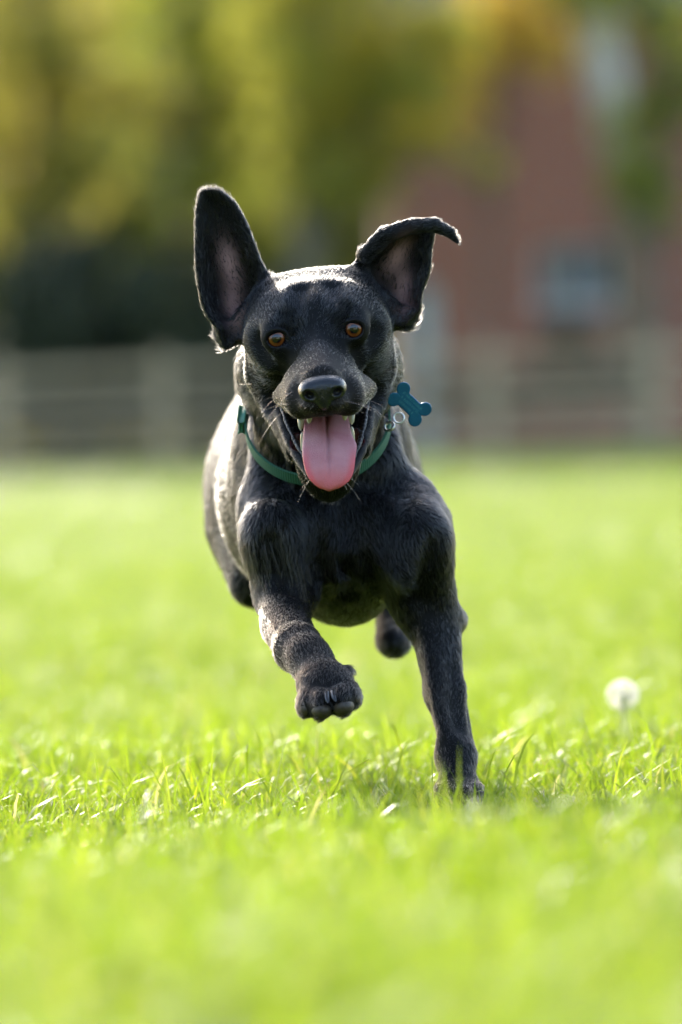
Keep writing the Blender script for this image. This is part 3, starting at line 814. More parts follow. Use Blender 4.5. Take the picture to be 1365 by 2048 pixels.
# bone tag
bone = empty('bone_tag', P(796, 838, TY))
tag(bone, 'blue bone-shaped metal tag flung up on the collar ring', 'dog tag')
TB = basis(-43, 0, 18); TC = P(819, 808.5, TY + .004)
def bone_fn(p):
    q = (p - TC) @ TB.T; x, y = q[:, 0] / M(1), q[:, 1] / M(1)
    d = np.maximum(np.abs(x) - 26, np.abs(y) - 16.5)
    for sx_ in (-1, 1):
        for sy_ in (-1, 1):
            d = smin(d, np.hypot(x - sx_ * 31, y - sy_ * 14.5) - 14.2, 3.0)
    return -smin(-(d * M(1)), -(np.abs(q[:, 2]) - .0011), .0008)
v_, q_ = polygonise([Prim(bone_fn, TC, .03, 'u', .001, BK, 0)], TC - .028, TC + .028, .0006, 1)
child('plate', np_mesh('plate', v_, q_), blue_tag, bone)
V = []; F = []
for row, yy in enumerate((9.5, 0.5, -8.5)):
    x = -27 + row * 3
    while x < 24 - (row == 2) * 8:
        w_ = random.choice((1.6, 2.2, 2.8))
        if random.random() > .1:
            for (x0, y0, x1, y1) in random.sample([(0, 0, .7, 5.2), (0, 4.5, w_, 5.2), (0, 0, w_, .7), (w_ - .7, 0, w_, 5.2), (0, 2.2, w_, 2.9)], 3):
                b0 = len(V)
                for (xx, yy2) in ((x0, y0), (x1, y0), (x1, y1), (x0, y1)):
                    V.append(TC + TB[0] * M(x + xx) + TB[1] * M(yy - 2.6 + yy2) - TB[2] * .00118)
                F.append((b0, b0 + 1, b0 + 2, b0 + 3))
        x += w_ + 1.3
child('engraving', mesh('engraving', V, F), engr, bone, False)
child('split_ring', torus(P(798, 836, TY - .001), CR, unit(CU + CF * .25), M(10.5), M(2.2)), metal, bone)
log('collar')

# ------------------------------------------------------------------ ground and grass
def ground_z(x, y):
    x, y = np.asarray(x, float), np.asarray(y, float)
    z = -.07 * sstep(.3, 3.2, y) - .10 * sstep(3, 60, y)
    z = z - .008 * np.exp(-(y / .5) ** 2)
    z = z + .085 * sstep(-.55, -3.2, y) + .045 * np.exp(-((x - .42) / .30) ** 2 - ((y + 1.35) / .55) ** 2)
    z = z + .010 * np.sin(x * 2.3 + y * .9) * np.sin(y * 1.7 - x * .6) * sstep(.3, 1.6, np.abs(y) + np.abs(x) * .2)
    z = z + .03 * np.sin(x * .35 + 1) * np.sin(y * .21) * sstep(4, 15, y)
    return z
soil, nt, bs, out = nodes('turf_soil')
n = noise(nt, 6, 6, coord='Object'); r = ramp(nt, [(.3, (.035, .065, .012)), (.7, (.085, .12, .022))])
nt.links.new(n.outputs[0], r.inputs[0]); nt.links.new(r.outputs[0], bs.inputs['Base Color']); bs.inputs['Roughness'].default_value = .95; bs.inputs['Specular IOR Level'].default_value = .1
gx = np.concatenate([-np.geomspace(1500, 3, 24), np.linspace(-2.6, 2.6, 40), np.geomspace(3, 1500, 24)])
gy = np.concatenate([[-400, -100, -30, -12], np.linspace(-7, 9, 110), np.geomspace(9.5, 3000, 60)])
X_, Y_ = np.meshgrid(gx, gy, indexing='ij')
gv = np.stack([X_, Y_, ground_z(X_, Y_)], -1).reshape(-1, 3)
ny = len(gy); ii, jj = np.meshgrid(np.arange(len(gx) - 1), np.arange(ny - 1), indexing='ij'); b = (ii * ny + jj).ravel()
ground = link('ground', np_mesh('ground', gv, np.stack([b, b + ny, b + ny + 1, b + 1], 1)), soil, None, True)
tag(ground, kind='structure')

blade_m, nt, bs, out = nodes('grass_blade')
at = nt.nodes.new('ShaderNodeAttribute'); at.attribute_name = 'shade'
r = ramp(nt, [(.0, (.088, .142, .014)), (.45, (.142, .198, .022)), (.8, (.205, .245, .034)), (.93, (.28, .28, .03)), (1., (.33, .29, .12))])
nt.links.new(at.outputs['Fac'], r.inputs[0]); nt.links.new(r.outputs[0], bs.inputs['Base Color'])
bs.inputs['Roughness'].default_value = .42; bs.inputs['Specular IOR Level'].default_value = .35
tr = nt.nodes.new('ShaderNodeBsdfTranslucent')
hs = nt.nodes.new('ShaderNodeHueSaturation'); hs.inputs['Saturation'].default_value = 1.08; hs.inputs['Value'].default_value = 1.72
nt.links.new(r.outputs[0], hs.inputs['Color']); nt.links.new(hs.outputs[0], tr.inputs['Color'])
mxs = nt.nodes.new('ShaderNodeMixShader'); mxs.inputs[0].default_value = .58
nt.links.new(bs.outputs[0], mxs.inputs[1]); nt.links.new(tr.outputs[0], mxs.inputs[2]); nt.links.new(mxs.outputs[0], out.inputs['Surface'])

TILE = .40
def blades(N, rs, xy, hgt, wid, long_share=.10):
    """arched tapering blades; returns verts, quads, tris, shade"""
    az = rs.uniform(0, 6.283, N); L_ = np.clip(rs.normal(hgt, hgt * .27, N), hgt * .35, hgt * 1.9)
    lg = rs.random(N) < long_share; L_ = np.where(lg, L_ * rs.uniform(1.5, 2.6, N), L_)
    lean = np.abs(rs.normal(.0, .38, N)) + .05; bend = np.abs(rs.normal(.55, .55, N)) + np.where(lg, .3, 0)
    w = rs.uniform(.6, 1.25, N) * wid
    dx, dy = np.cos(az), np.sin(az)
    tw = az + math.pi / 2 + rs.normal(0, .5, N); sx_, sy_ = np.cos(tw), np.sin(tw)
    pts = []; p = np.stack([xy[:, 0], xy[:, 1], np.full(N, -.006)], 1)
    ang = lean.copy(); K = 4
    prof = (.75, 1.0, .92, .62)
    for k in range(K + 1):
        if k < K:
            wv = (w * prof[k] / 2)[:, None] * np.stack([sx_, sy_, np.zeros(N)], 1)
            pts += [p - wv, p + wv]
        else: pts.append(p.copy())
        st = L_ / K
        p = p + np.stack([dx * np.sin(ang) * st, dy * np.sin(ang) * st, np.cos(ang) * st], 1)
        ang = ang + bend / K * (1 + .5 * k)
    nv_ = 2 * K + 1
    V = np.stack(pts, 1).reshape(-1, 3); o = np.arange(N)[:, None] * nv_
    Q = np.concatenate([o + np.array([2 * k, 2 * k + 1, 2 * k + 3, 2 * k + 2]) for k in range(K - 1)])
    T = o + np.array([2 * K - 2, 2 * K - 1, 2 * K])
    sh = np.repeat(np.clip(rs.beta(3.5, 3.0, N) * .9 + np.where(rs.random(N) < .05, .35, 0), 0, 1), nv_)
    return V, Q, T, sh
def tile(seed, n, hgt, wid):
    rs = np.random.default_rng(seed)
    xy = rs.uniform(-TILE / 2, TILE / 2, (n, 2))
    nc = 26; cc = rs.uniform(-TILE / 2, TILE / 2, (nc, 2)); pick = rs.random(n) < .45
    xy[pick] = (cc[rs.integers(0, nc, n)] + rs.normal(0, .012, (n, 2)))[pick]
    V, Q, T, sh = blades(n, rs, xy, hgt, wid)
    me = np_mesh('grass_tuft', V, Q, T); a = me.attributes.new('shade', 'FLOAT', 'POINT'); a.data.foreach_set('value', sh.astype(np.float32))
    me.materials.append(blade_m)
    return bpy.data.objects.new('grass_tuft', me)
tiles = bpy.data.collections.new('grass_tufts')
for k in range(6): tiles.objects.link(tile(100 + k, 2100, .027, .0024))
pts, rot, scl, idx = [], [], [], []
def lay(x0, x1, y0, y1, step, sxy, sz):
    for x in np.arange(x0, x1, step):
        for y in np.arange(y0, y1, step):
            xx, yy = x + random.uniform(-.1, .1) * step, y + random.uniform(-.1, .1) * step
            pts.append((xx, yy, float(ground_z(xx, yy)))); rot.append(random.choice((0, 1, 2, 3)) * math.pi / 2 + random.uniform(-.3, .3))
            scl.append((sxy, sxy, sz * random.uniform(.9, 1.12))); idx.append(random.randrange(6))
lay(-2.4, 2.4, -5.4, 4.5, .36, 1, 1)
lay(-5, 5, 4.5, 14, .5, 1.35, 1.05)
lay(-11, 11, 14, 34, .75, 2.0, 1.1)
lay(-24, 24, 34, 70, 1.5, 4.0, 1.5)
gm = bpy.data.meshes.new('grass'); gm.from_pydata(pts, [], [])
a = gm.attributes.new('turn', 'FLOAT_VECTOR', 'POINT'); a.data.foreach_set('vector', np.array([(0, 0, r_) for r_ in rot], np.float32).ravel())
a = gm.attributes.new('size', 'FLOAT_VECTOR', 'POINT'); a.data.foreach_set('vector', np.array(scl, np.float32).ravel())
a = gm.attributes.new('pick', 'INT', 'POINT'); a.data.foreach_set('value', np.array(idx, np.int32))
grass = link('grass', gm)
tag(grass, 'short bright green grass covering the whole field', 'grass', kind='stuff')
ng = bpy.data.node_groups.new('grass_field', 'GeometryNodeTree')
ng.interface.new_socket('Geometry', in_out='INPUT', socket_type='NodeSocketGeometry'); ng.interface.new_socket('Geometry', in_out='OUTPUT', socket_type='NodeSocketGeometry')
gi, go = ng.nodes.new('NodeGroupInput'), ng.nodes.new('NodeGroupOutput')
ip = ng.nodes.new('GeometryNodeInstanceOnPoints'); ci_ = ng.nodes.new('GeometryNodeCollectionInfo')
ci_.inputs['Collection'].default_value = tiles; ci_.inputs['Separate Children'].default_value = True; ci_.inputs['Reset Children'].default_value = True
def named(nm, ty):
    nn = ng.nodes.new('GeometryNodeInputNamedAttribute'); nn.data_type = ty; nn.inputs['Name'].default_value = nm
    return next(s for s in nn.outputs if s.enabled and s.name == 'Attribute')
ng.links.new(gi.outputs[0], ip.inputs['Points']); ng.links.new(ci_.outputs[0], ip.inputs['Instance']); ip.inputs['Pick Instance'].default_value = True
ng.links.new(named('pick', 'INT'), ip.inputs['Instance Index']); ng.links.new(named('turn', 'FLOAT_VECTOR'), ip.inputs['Rotation']); ng.links.new(named('size', 'FLOAT_VECTOR'), ip.inputs['Scale'])
ng.links.new(ip.outputs[0], go.inputs[0])
md = grass.modifiers.new('grass_field', 'NODES'); md.node_group = ng
log('grass', len(pts))

# dandelion clock
dl = empty('dandelion_clock', (0, 0, 0))
dp = P(1238, 1510, 1.0); gz = float(ground_z(dp[0], 1.0)); dtop = P(1246, 1390, 1.0); dl.location = (dp[0], 1.0, gz)
tag(dl, 'white dandelion seed head on a pale stem in the grass', 'dandelion')
stem_m = noisy('pale_stem', (.55, .58, .38), (.65, .66, .48), 80, rough=.6)
nt = stem_m.node_tree; stem_t = nt.nodes.new('ShaderNodeBsdfTranslucent'); stem_t.inputs['Color'].default_value = (.62, .68, .36, 1); mxs = nt.nodes.new('ShaderNodeMixShader'); mxs.inputs[0].default_value = .6
nt.links.new(nt.nodes['Principled BSDF'].outputs[0], mxs.inputs[1]); nt.links.new(stem_t.outputs[0], mxs.inputs[2]); nt.links.new(mxs.outputs[0], nt.nodes['Material Output'].inputs['Surface'])
fluff, nt, bs, out = nodes('seed_fluff'); bs.inputs['Roughness'].default_value = .9
n = noise(nt, 50, 2, coord='Object'); r = ramp(nt, [(.3, (.66, .65, .58)), (.7, (.76, .75, .69))]); nt.links.new(n.outputs[0], r.inputs[0]); nt.links.new(r.outputs[0], bs.inputs['Base Color'])
tr = nt.nodes.new('ShaderNodeBsdfTranslucent'); nt.links.new(r.outputs[0], tr.inputs['Color']); mxs = nt.nodes.new('ShaderNodeMixShader'); mxs.inputs[0].default_value = .7
nt.links.new(bs.outputs[0], mxs.inputs[1]); nt.links.new(tr.outputs[0], mxs.inputs[2]); nt.links.new(mxs.outputs[0], out.inputs['Surface'])
a0 = np.array([dp[0], 1.0, gz - .01])
V, F = tube([a0 + (dtop - a0) * t + np.array([.004 * math.sin(t * 3), 0, 0]) for t in np.linspace(0, 1, 9)], np.linspace(.0045, .0035, 9), 8)
child('stem', mesh('stem', V, F), stem_m, dl)
V = []; F = []; rs = np.random.default_rng(3)
for k in range(140):
    d = unit(rs.normal(size=3)); p = dtop + d * .0118; q = dtop + d * rs.uniform(.0145, .0170)
    e1_ = unit(np.cross(d, rs.normal(size=3))); e2_ = np.cross(d, e1_); b0 = len(V)
    V += [dtop + d * .002, dtop + d * .002 + e1_ * .0004, q]; F.append((b0, b0 + 1, b0 + 2))
    for t in range(14):
        a = t * .4488 + rs.uniform(-.1, .1); f_ = e1_ * math.cos(a) + e2_ * math.sin(a); g_ = unit(np.cross(f_, d)); b0 = len(V)
        V += [p + d * .002 - g_ * .00022, p + d * .002 + g_ * .00022, p + d * .0058 + f_ * rs.uniform(.005, .0075)]; F.append((b0, b0 + 1, b0 + 2))
child('seed_head', mesh('seed_head', V, F), fluff, dl, False)

# ------------------------------------------------------------------ fence
wood = noisy('weathered_rail_wood', (.36, .26, .15), (.50, .375, .235), 9, rough=.85, bstr=.4, bdist=.01)
FY = 64.0
fence = empty('field_fence', P(682, 940, FY)); fence.location.z = float(ground_z(0, FY))
tag(fence, 'weathered wooden post and rail fence along the far edge of the field', 'fence')
def box_mesh(name, lo, hi, bev=.008, jit=0.0):
    bm = bmesh.new(); bmesh.ops.create_cube(bm, size=1)
    lo, hi = Vector(lo), Vector(hi)
    for v in bm.verts:
        v.co = Vector(((lo[i] + hi[i]) / 2 + v.co[i] * (hi[i] - lo[i]) for i in range(3))) + Vector((random.uniform(-jit, jit), random.uniform(-jit, jit), random.uniform(-jit, jit)))
    if bev: bmesh.ops.bevel(bm, geom=bm.edges[:], offset=bev, segments=1, affect='EDGES')
    me = bpy.data.meshes.new(name); bm.to_mesh(me); bm.free(); return me
fz = float(ground_z(0, FY))
SPC = M(327, FY); x330 = P(330, 850, FY)[0]
rail_z = [P(300, y, FY)[2] for y in (742, 825, 905)]
print('fence', fz, rail_z, SPC)
for k in range(-16, 18):
    x = x330 + k * SPC
    child('post', box_mesh('post', (x - .062, FY - .06, fz - .3), (x + .062, FY + .06, rail_z[0] + .16 + random.uniform(-.03, .03)), .015, .008), wood, fence, False)
for k in range(-16, 17):
    for z in rail_z:
        x = x330 + k * SPC
        child('rail', box_mesh('rail', (x + .004, FY - .105, z - .05 + random.uniform(-.01, .01)), (x + SPC - .004, FY - .063, z + .05), .008, .006), wood, fence, False)

# ------------------------------------------------------------------ brick house
brick, nt, bs, out = nodes('red_brick')
br = nt.nodes.new('ShaderNodeTexBrick'); tc = nt.nodes.new('ShaderNodeTexCoord')
mp = nt.nodes.new('ShaderNodeMapping'); mp.inputs['Rotation'].default_value = (math.radians(90), 0, 0)
nt.links.new(tc.outputs['Object'], mp.inputs[0]); nt.links.new(mp.outputs[0], br.inputs['Vector'])
br.inputs['Color1'].default_value = (.30, .085, .048, 1); br.inputs['Color2'].default_value = (.35, .12, .07, 1); br.inputs['Mortar'].default_value = (.34, .30, .25, 1)
br.inputs['Scale'].default_value = 1; br.inputs['Brick Width'].default_value = .225; br.inputs['Row Height'].default_value = .075; br.inputs['Mortar Size'].default_value = .006
n = noise(nt, 1.2, 5, coord='Object'); mx = nt.nodes.new('ShaderNodeMix'); mx.data_type = 'RGBA'; mx.blend_type = 'MULTIPLY'; mx.inputs[0].default_value = .2
nt.links.new(br.outputs[0], mx.inputs[6]); nt.links.new(n.outputs[0], mx.inputs[7]); nt.links.new(mx.outputs[2], bs.inputs['Base Color']); bs.inputs['Roughness'].default_value = .9
bump(nt, bs, br.outputs['Fac'], -.4, .006)
paint = noisy('white_paint', (.70, .70, .67), (.80, .80, .77), 6, rough=.5, bstr=.05)
grey_paint = noisy('pale_grey_paint', (.40, .42, .42), (.50, .52, .51), 5, rough=.55, bstr=.1)
glass, nt, bs, out = nodes('window_glass'); n = noise(nt, 1.5, 2, coord='Object'); r = ramp(nt, [(.3, (.03, .05, .075)), (.7, (.06, .09, .12))])
nt.links.new(n.outputs[0], r.inputs[0]); nt.links.new(r.outputs[0], bs.inputs['Base Color']); bs.inputs['Roughness'].default_value = .04; bs.inputs['Specular IOR Level'].default_value = .35
slate = noisy('slate', (.06, .06, .07), (.12, .12, .13), 3, rough=.7)
HY = 78.0
X0 = P(790, 700, HY)[0]; X1 = X0 + 11.5; ZB = float(ground_z(3, HY)) - .1; ZE = 5.1
house = empty('brick_house', ((X0 + X1) / 2, HY, ZB)); tag(house, 'red brick house behind the fence with trees over its front', 'house')
wl = P(1072, 495, HY); wr_ = P(1228, 605, HY); d0 = P(800, 565, HY); d1_ = P(888, 900, HY)
def cut_wall(x0, x1, z0, z1, y, t, holes):
    """front wall with real openings, one mesh"""
    xs = sorted({x0, x1, *[h[0] for h in holes], *[h[1] for h in holes]}); zs = sorted({z0, z1, *[h[2] for h in holes], *[h[3] for h in holes]})
    bm = bmesh.new()
    for i in range(len(xs) - 1):
        for j in range(len(zs) - 1):
            cx, cz = (xs[i] + xs[i + 1]) / 2, (zs[j] + zs[j + 1]) / 2
            if any(h[0] < cx < h[1] and h[2] < cz < h[3] for h in holes): continue
            bmesh.ops.create_cube(bm, size=1, matrix=Matrix.Translation((cx, y + t / 2, cz)) @ Matrix.Diagonal((xs[i + 1] - xs[i], t, zs[j + 1] - zs[j], 1)))
    bmesh.ops.remove_doubles(bm, verts=bm.verts, dist=1e-4)
    bm.normal_update(); seen = {}
    for f in bm.faces: seen.setdefault(tuple(round(c, 3) for c in f.calc_center_median()), []).append(f)
    bmesh.ops.delete(bm, geom=[f for fs in seen.values() if len(fs) > 1 for f in fs], context='FACES')
    me = bpy.data.meshes.new('wall'); bm.to_mesh(me); bm.free(); return me
WN = (wl[0], wr_[0], wr_[2], wl[2]); WN2 = (WN[0] + 3.0, WN[1] + 3.2, WN[2] - .2, WN[3] + .3)
DR = (d0[0] + .06, d1_[0], ZB + .05, d0[2])
holes = [WN, WN2, DR]
child('wall', cut_wall(X0 - .05, X1, ZB, ZE, HY, .3, holes), brick, house, False)
for (a, b_) in (((X0 - .05, HY + .31), (X0 + .25, HY + 7)), ((X1 - .3, HY + .31), (X1, HY + 7)), ((X0 + .26, HY + 6.7), (X1 - .31, HY + 7))):
    child('wall', box_mesh('wall', (a[0], a[1], ZB), (b_[0], b_[1], ZE), 0), brick, house, False)
rv = [(X0 - .4, HY - .4, ZE + .004), (X1 + .4, HY - .4, ZE + .004), (X1 + .4, HY + 7.4, ZE + .004), (X0 - .4, HY + 7.4, ZE + .004), (X0 - .4, HY + 3.5, ZE + 2.8), (X1 + .4, HY + 3.5, ZE + 2.8)]
roof = child('roof', mesh('roof', rv, [(0, 1, 5, 4), (2, 3, 4, 5), (0, 4, 3), (1, 2, 5), (0, 3, 2, 1)]), slate, house, False)
for h in (WN, WN2):
    pn = child('window', box_mesh('window', (h[0] + .05, HY + .13, h[2] + .05), (h[1] - .05, HY + .15, h[3] - .05), 0), glass, house, False)
    fr = bmesh.new(); cx = (h[0] + h[1]) / 2
    for (a, b_, c, d_) in ((h[0], h[0] + .06, h[2], h[3]), (h[1] - .06, h[1], h[2], h[3]), (h[0] + .06, h[1] - .06, h[2], h[2] + .06), (h[0] + .06, h[1] - .06, h[3] - .06, h[3]), (cx - .025, cx + .025, h[2] + .06, h[3] - .06)):
        bmesh.ops.create_cube(fr, size=1, matrix=Matrix.Translation(((a + b_) / 2, HY + .12, (c + d_) / 2)) @ Matrix.Diagonal((b_ - a - .002, .08, d_ - c - .002, 1)))
    me = bpy.data.meshes.new('frame'); fr.to_mesh(me); fr.free()
    o = link('frame', me, grey_paint, pn); pass
    me = box_mesh('sill', (h[0] - .08, HY - .09, h[2] - .09), (h[1] + .08, HY - .003, h[2] - .01), .01)
    link('sill', me, grey_paint, pn)
dr = child('door', box_mesh('door', (DR[0] + .04, HY + .08, DR[2]), (DR[1] - .04, HY + .13, DR[3] - .04), .005), grey_paint, house, False)
link('handle', box_mesh('handle', (DR[1] - .12, HY + .03, DR[2] + 1.0), (DR[1] - .09, HY + .079, DR[2] + 1.14), .005), metal, dr)

# ------------------------------------------------------------------ trees and shrubs
def leaf_mat(name, c1, c2, c3, trans=.45, val=1.6):
    mt, nt, bs, out = nodes(name)
    at = nt.nodes.new('ShaderNodeAttribute'); at.attribute_name = 'shade'
    r = ramp(nt, [(.1, c1), (.55, c2), (.95, c3)]); nt.links.new(at.outputs['Fac'], r.inputs[0]); nt.links.new(r.outputs[0], bs.inputs['Base Color'])
    bs.inputs['Roughness'].default_value = .5
    tr = nt.nodes.new('ShaderNodeBsdfTranslucent'); hs = nt.nodes.new('ShaderNodeHueSaturation'); hs.inputs['Value'].default_value = val
    nt.links.new(r.outputs[0], hs.inputs['Color']); nt.links.new(hs.outputs[0], tr.inputs['Color'])
    mx = nt.nodes.new('ShaderNodeMixShader'); mx.inputs[0].default_value = trans
    nt.links.new(bs.outputs[0], mx.inputs[1]); nt.links.new(tr.outputs[0], mx.inputs[2]); nt.links.new(mx.outputs[0], out.inputs['Surface'])
    return mt
L_olive = leaf_mat('olive_leaves', (.13, .122, .026), (.22, .20, .038), (.30, .26, .055), trans=.6, val=2.5)
L_yellow = leaf_mat('yellow_green_leaves', (.15, .145, .022), (.25, .235, .035), (.32, .29, .05), trans=.6, val=2.4)
L_amber = leaf_mat('amber_leaves', (.27, .19, .02), (.38, .28, .035), (.44, .33, .05), trans=.6, val=2.2)
L_green = leaf_mat('fresh_green_leaves', (.09, .11, .016), (.15, .17, .022), (.22, .22, .035), trans=.6, val=2.4)
L_dark = leaf_mat('dark_evergreen_leaves', (.018, .026, .008), (.030, .040, .012), (.05, .055, .018), trans=.2, val=1.2)
bark = noisy('grey_brown_bark', (.07, .055, .04), (.16, .13, .10), 7, rough=.9, bstr=.8, bdist=.03)
birch, nt, bs, out = nodes('birch_bark')
n = noise(nt, 3, 4, coord='Object'); r = ramp(nt, [(.35, (.34, .32, .28)), (.65, (.72, .70, .64))]); nt.links.new(n.outputs[0], r.inputs[0])
tc = nt.nodes.new('ShaderNodeTexCoord'); sp_ = nt.nodes.new('ShaderNodeSeparateXYZ'); nt.links.new(tc.outputs['Object'], sp_.inputs[0])
ad = nt.nodes.new('ShaderNodeMath'); ad.operation = 'ADD'; nt.links.new(sp_.outputs[2], ad.inputs[0]); nt.links.new(n.outputs[0], ad.inputs[1])
mr = nt.nodes.new('ShaderNodeMapRange'); mr.inputs[1].default_value = 3.5; mr.inputs[2].default_value = 4.2; nt.links.new(ad.outputs[0], mr.inputs[0])
mx = nt.nodes.new('ShaderNodeMix'); mx.data_type = 'RGBA'; mx.inputs[6].default_value = (.17, .12, .075, 1); nt.links.new(mr.outputs[0], mx.inputs[0]); nt.links.new(r.outputs[0], mx.inputs[7])
nt.links.new(mx.outputs[2], bs.inputs['Base Color']); bs.inputs['Roughness'].default_value = .75; bump(nt, bs, n.outputs[0], .4, .02)
def leaves(cl, n, size, seed):
    """leaf quads scattered through clumps (centre, radius)"""
    rs = np.random.default_rng(seed); cl = [(np.array(c, float), np.array(r, float) * np.ones(3)) for c, r in cl]
    vol = np.array([r.prod() ** .75 for c, r in cl]); k = rs.choice(len(cl), n, p=vol / vol.sum())
    C_ = np.array([c for c, r in cl])[k]; R_ = np.array([r for c, r in cl])[k]
    d = unit(rs.normal(size=(n, 3))); rad = rs.random(n) ** .45 * (1 + .25 * rs.normal(size=n).clip(-1, 1.4))
    p = C_ + d * R_ * rad[:, None]
    a = unit(rs.normal(size=(n, 3)) + np.array([0, 0, -.3])); b = unit(np.cross(a, rs.normal(size=(n, 3))))
    s = size * rs.uniform(.6, 1.4, n)[:, None]
    V = np.stack([p - a * s, p + b * s * .55 - a * s * .1, p + a * s, p - b * s * .55 - a * s * .1], 1).reshape(-1, 3)
    Q = np.arange(n * 4).reshape(-1, 4)
    sh = np.repeat(np.clip(rs.random(len(cl))[k] * .35 + rs.normal(.33, .18, n), 0, 1), 4)
    me = np_mesh('leaves', V, Q); at = me.attributes.new('shade', 'FLOAT', 'POINT'); at.data.foreach_set('value', sh.astype(np.float32))
    return me
def wood_mesh(paths):
    V = []; F = []
    for pts, r0, r1 in paths:
        v, f = tube(pts, np.linspace(r0, r1, len(pts)), 9); o = len(V); V += list(v); F += [tuple(i + o for i in ff_) for ff_ in f]
    return mesh('trunk', V, F)
def tree(name, label, x, y, height, crown, n, size, lmat, seed, tr_r=.16, bmat=None, lean=0.0, group=None, cat='tree', up=None):
    """crown: list of (dx, dy, z, radius) clumps; limbs reach into the clumps"""
    rs = random.Random(seed); z0 = float(ground_z(x, y))
    root = empty(name, (x, y, z0)); tag(root, label, cat, group)
    def tp(t): return np.array([x + lean * height * t + .12 * math.sin(t * 5 + seed), y + .1 * math.sin(t * 4), z0 - .2 + (height * .82 + .2) * t])
    paths = [([tp(t) for t in np.linspace(0, 1, 10)], tr_r, tr_r * .25)]
    cl = []
    for (dx, dy, z, r_) in crown:
        c = np.array([x + dx, y + dy, z0 + z]); cl.append((c, np.array([r_, r_, r_ * .8])))
        t0 = min(.9, max(.25, (z - r_ * .8) / (height * .82) * .8)); a = tp(t0)
        paths.append(([a + (c - a) * t + np.array([0, 0, .12 * math.sin(t * 3.1)]) for t in np.linspace(0, 1, 6)], tr_r * .4, tr_r * .08))
        for _ in range(3):
            cl.append((c + np.array([rs.uniform(-1, 1), rs.uniform(-1, 1), rs.uniform(-.7, .7)]) * r_ * .9, r_ * rs.uniform(.3, .55)))
    for (ux, uz, ur) in (up or []): cl.append((np.array([x + ux, y + rs.uniform(-.6, .6), z0 + uz]), np.array([ur, ur, ur * .8])))
    child('trunk', wood_mesh(paths), bmat or bark, root); child('crown', leaves(cl, n, size, seed), lmat, root, False)
    return root
def at_px(px, py, Y): return P(px, py, Y)
def crown_px(px0, Y, items):
    """clumps given by picture position around a tree whose trunk stands at px0"""
    x = P(px0, 900, Y)[0]; z0 = float(ground_z(x, Y)); out_ = []
    for (px, py, rpx, dy) in items:
        p = P(px, py, Y); out_.append((p[0] - x, dy, p[2] - z0, M(rpx, Y)))
    return x, out_
G_ = 'trees behind the fence'
TOP = [(-.8, 7.2, 1.3), (.9, 7.4, 1.2), (0, 8.6, 1.3), (-.3, 9.8, 1.0)]
x, c = crown_px(120, 74, [(90, 120, 150, 0), (20, 300, 130, .6), (190, 330, 110, -.5), (40, -60, 160, 1), (240, 190, 110, .8), (-120, 200, 170, 0), (60, 430, 110, .3), (120, 215, 90, .4)])
tree('broadleaf_tree', 'olive green tree filling the top left corner above the dark shrubs', x, 74, 7.5, c, 11000, .085, L_olive, 1, group=G_, up=TOP)
x, c = crown_px(400, 82, [(330, 60, 130, 0), (430, 200, 130, .5), (420, 360, 110, -.4), (500, 40, 130, 1), (300, 250, 120, .6), (400, -120, 170, 0)])
tree('broadleaf_tree', 'green tree with shaded crown behind the upright ear of the dog', x, 82, 8, c, 9500, .085, L_green, 2, group=G_, up=TOP)
x, c = crown_px(640, 70, [(640, 300, 120, 0), (700, 230, 120, .3), (600, 160, 110, -.3), (730, 110, 130, .5), (560, 40, 120, .2), (690, -40, 150, 0), (820, 190, 90, -.4), (670, 400, 70, 0), (600, 420, 70, .3), (740, 380, 70, .2), (780, 300, 60, 0), (870, 70, 100, .1), (880, 290, 60, .2), (960, 330, 45, .2)])
tree('broadleaf_tree', 'bright yellow-green tree in the middle, left of the brick house', x, 70, 7, c, 13000, .075, L_yellow, 3, group=G_, up=TOP)
x, c = crown_px(1000, 73, [(1080, 90, 85, 0), (980, 60, 100, .3), (900, 140, 100, -.3), (1010, -60, 120, .5), (1100, -20, 90, 0), (840, 230, 80, .2), (930, 240, 60, 0)])
tree('broadleaf_tree', 'amber-leaved tree whose crown hangs in front of the brick wall', x, 73, 7, c, 6000, .075, L_amber, 4, tr_r=.07, group=G_, up=TOP)
x, c = crown_px(1330, 72, [(1330, 60, 90, 0), (1310, 230, 90, .3), (1300, 360, 70, -.3), (1240, -30, 110, .3), (1420, 160, 130, 0), (1260, 330, 60, .2), (1130, -20, 60, .2), (1330, 430, 55, .2), (1230, 380, 40, .1)])
tree('broadleaf_tree', 'fresh green tree at the right edge beside the pale trunk', x, 72, 7, c, 6500, .075, L_green, 5, tr_r=.08, group=G_, up=TOP)
# leaning birch: pale trunk between the two right-hand trees
bp0 = P(1262, 640, 75); bz = float(ground_z(bp0[0], 75)); bir = empty('birch_tree', (bp0[0], 75, bz)); tag(bir, 'leaning birch with a pale trunk in front of the brick house', 'tree', G_)
path = [P(1285, 930, 75), P(1268, 640, 75), P(1248, 420, 75), P(1228, 240, 75), P(1200, 90, 75), P(1178, -40, 75), P(1165, -220, 75)]
v, f = tube(catmull(np.array(path), 5, closed=False), np.linspace(.20, .22, 31), 10)
child('trunk', mesh('trunk', v, f), birch, bir)
child('crown', leaves([(P(1165, -260, 75), .8), (P(1240, -330, 75.5), .8), (P(1090, -240, 75), .7), (P(1180, -420, 75), .9)], 1500, .06, 21), L_yellow, bir, False)
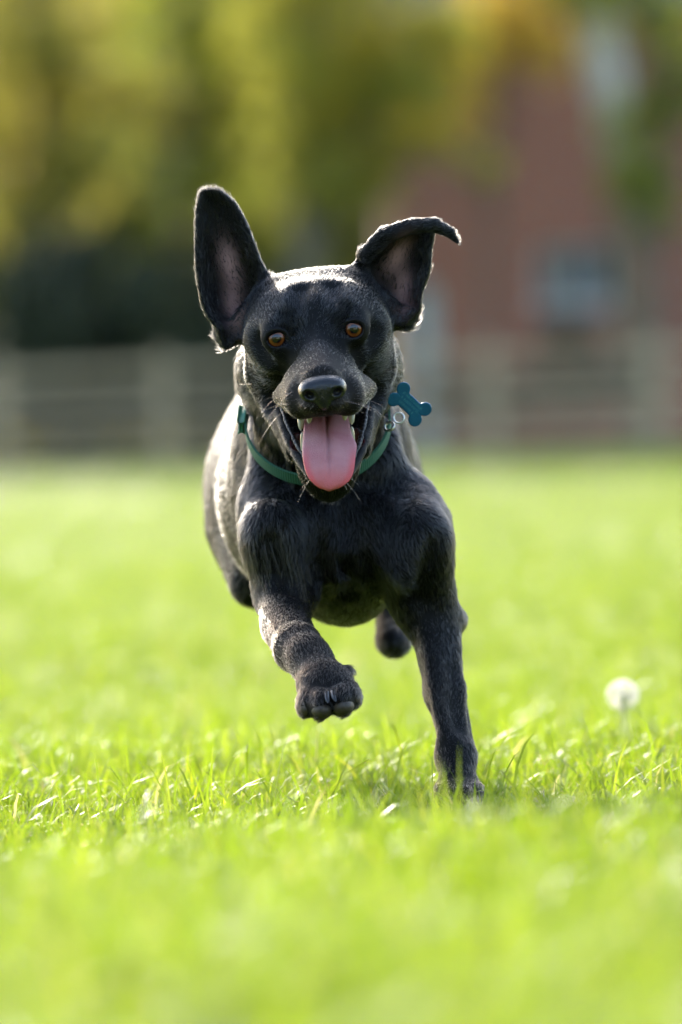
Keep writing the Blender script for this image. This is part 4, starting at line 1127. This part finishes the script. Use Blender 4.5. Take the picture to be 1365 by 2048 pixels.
# dark shrubs
SG = 'dark shrubs behind the left fence'
for i, (px, top, Y, rpx, lab) in enumerate([(30, 520, 69, 95, 'dark evergreen shrub at the left edge behind the fence'), (150, 490, 70, 100, 'tallest dark evergreen shrub, second from the left edge'),
                                            (275, 530, 69.5, 90, 'dark evergreen shrub, third from the left edge behind the fence'), (390, 545, 70.5, 90, 'dark evergreen shrub just left of the dog behind the fence'),
                                            (510, 560, 70.5, 80, 'dark evergreen shrub hidden mostly behind the head of the dog')]):
    its = [(px + random.uniform(-25, 25), top + rpx * .8, rpx, 0), (px - 40, top + rpx * 1.9, rpx * .9, .2), (px + 45, top + rpx * 1.8, rpx * .9, -.2), (px, top + rpx * 3.0, rpx, 0), (px + 20, top + 10, rpx * .7, .3)]
    x, c = crown_px(px, Y, its)
    tree('evergreen_shrub', lab, x, Y, 2.2, c, 3600, .055, L_dark, 40 + i, tr_r=.05, group=SG, cat='shrub')
x, c = crown_px(1135, 76.5, [(1130, 640, 42, 0), (1160, 700, 50, .1), (1105, 700, 45, 0), (1130, 780, 60, 0)])
tree('evergreen_shrub', 'small dark shrub under the window of the brick house', x, 76.5, 1.3, c, 1200, .045, L_dark, 50, tr_r=.03, cat='shrub')
x, c = crown_px(960, 68.5, [(930, 790, 45, 0), (1000, 800, 45, 0), (1070, 790, 45, 0), (870, 800, 40, 0), (1160, 780, 50, 0), (1250, 770, 50, 0)])
L_dry = leaf_mat('dry_brown_leaves', (.07, .055, .03), (.13, .105, .06), (.20, .16, .09), trans=.2, val=1.2)
tree('dry_hedge', 'low brownish hedge behind the right half of the fence', x, 68.5, .9, c, 3600, .05, L_dry, 51, tr_r=.03, cat='hedge')
x, c = crown_px(200, 67.5, [(20, 830, 50, 0), (120, 840, 48, 0), (220, 830, 50, 0), (330, 835, 46, 0), (430, 830, 50, 0)])
tree('dry_hedge', 'low brownish hedge behind the left half of the fence', x, 67.5, .9, c, 3000, .05, L_dry, 52, tr_r=.03, cat='hedge')
# far wood closing the view
rs = random.Random(9); cl = []
for k in range(200):
    xx = rs.uniform(-15, 15); cl.append((np.array([xx, rs.uniform(104, 118), rs.uniform(.2, 11)]), rs.uniform(1.3, 2.6)))
for k in range(150):                                                    # side wings, plus an unseen belt behind the camera added to darken coat reflections
    cl.append((np.array([rs.choice((-1, 1)) * rs.uniform(14, 48), rs.uniform(100, 118), rs.uniform(.2, 11)]), rs.uniform(1.8, 3.2)))
    cl.append((np.array([rs.uniform(-60, 60), -rs.uniform(38, 50), rs.uniform(.5, 12)]), rs.uniform(2.0, 3.6)))
fw = link('far_wood', leaves(cl, 130000, .42, 77), L_olive); tag(fw, 'olive green wood behind everything, plus an added unseen belt behind the camera', 'wood', kind='stuff')
log('background')
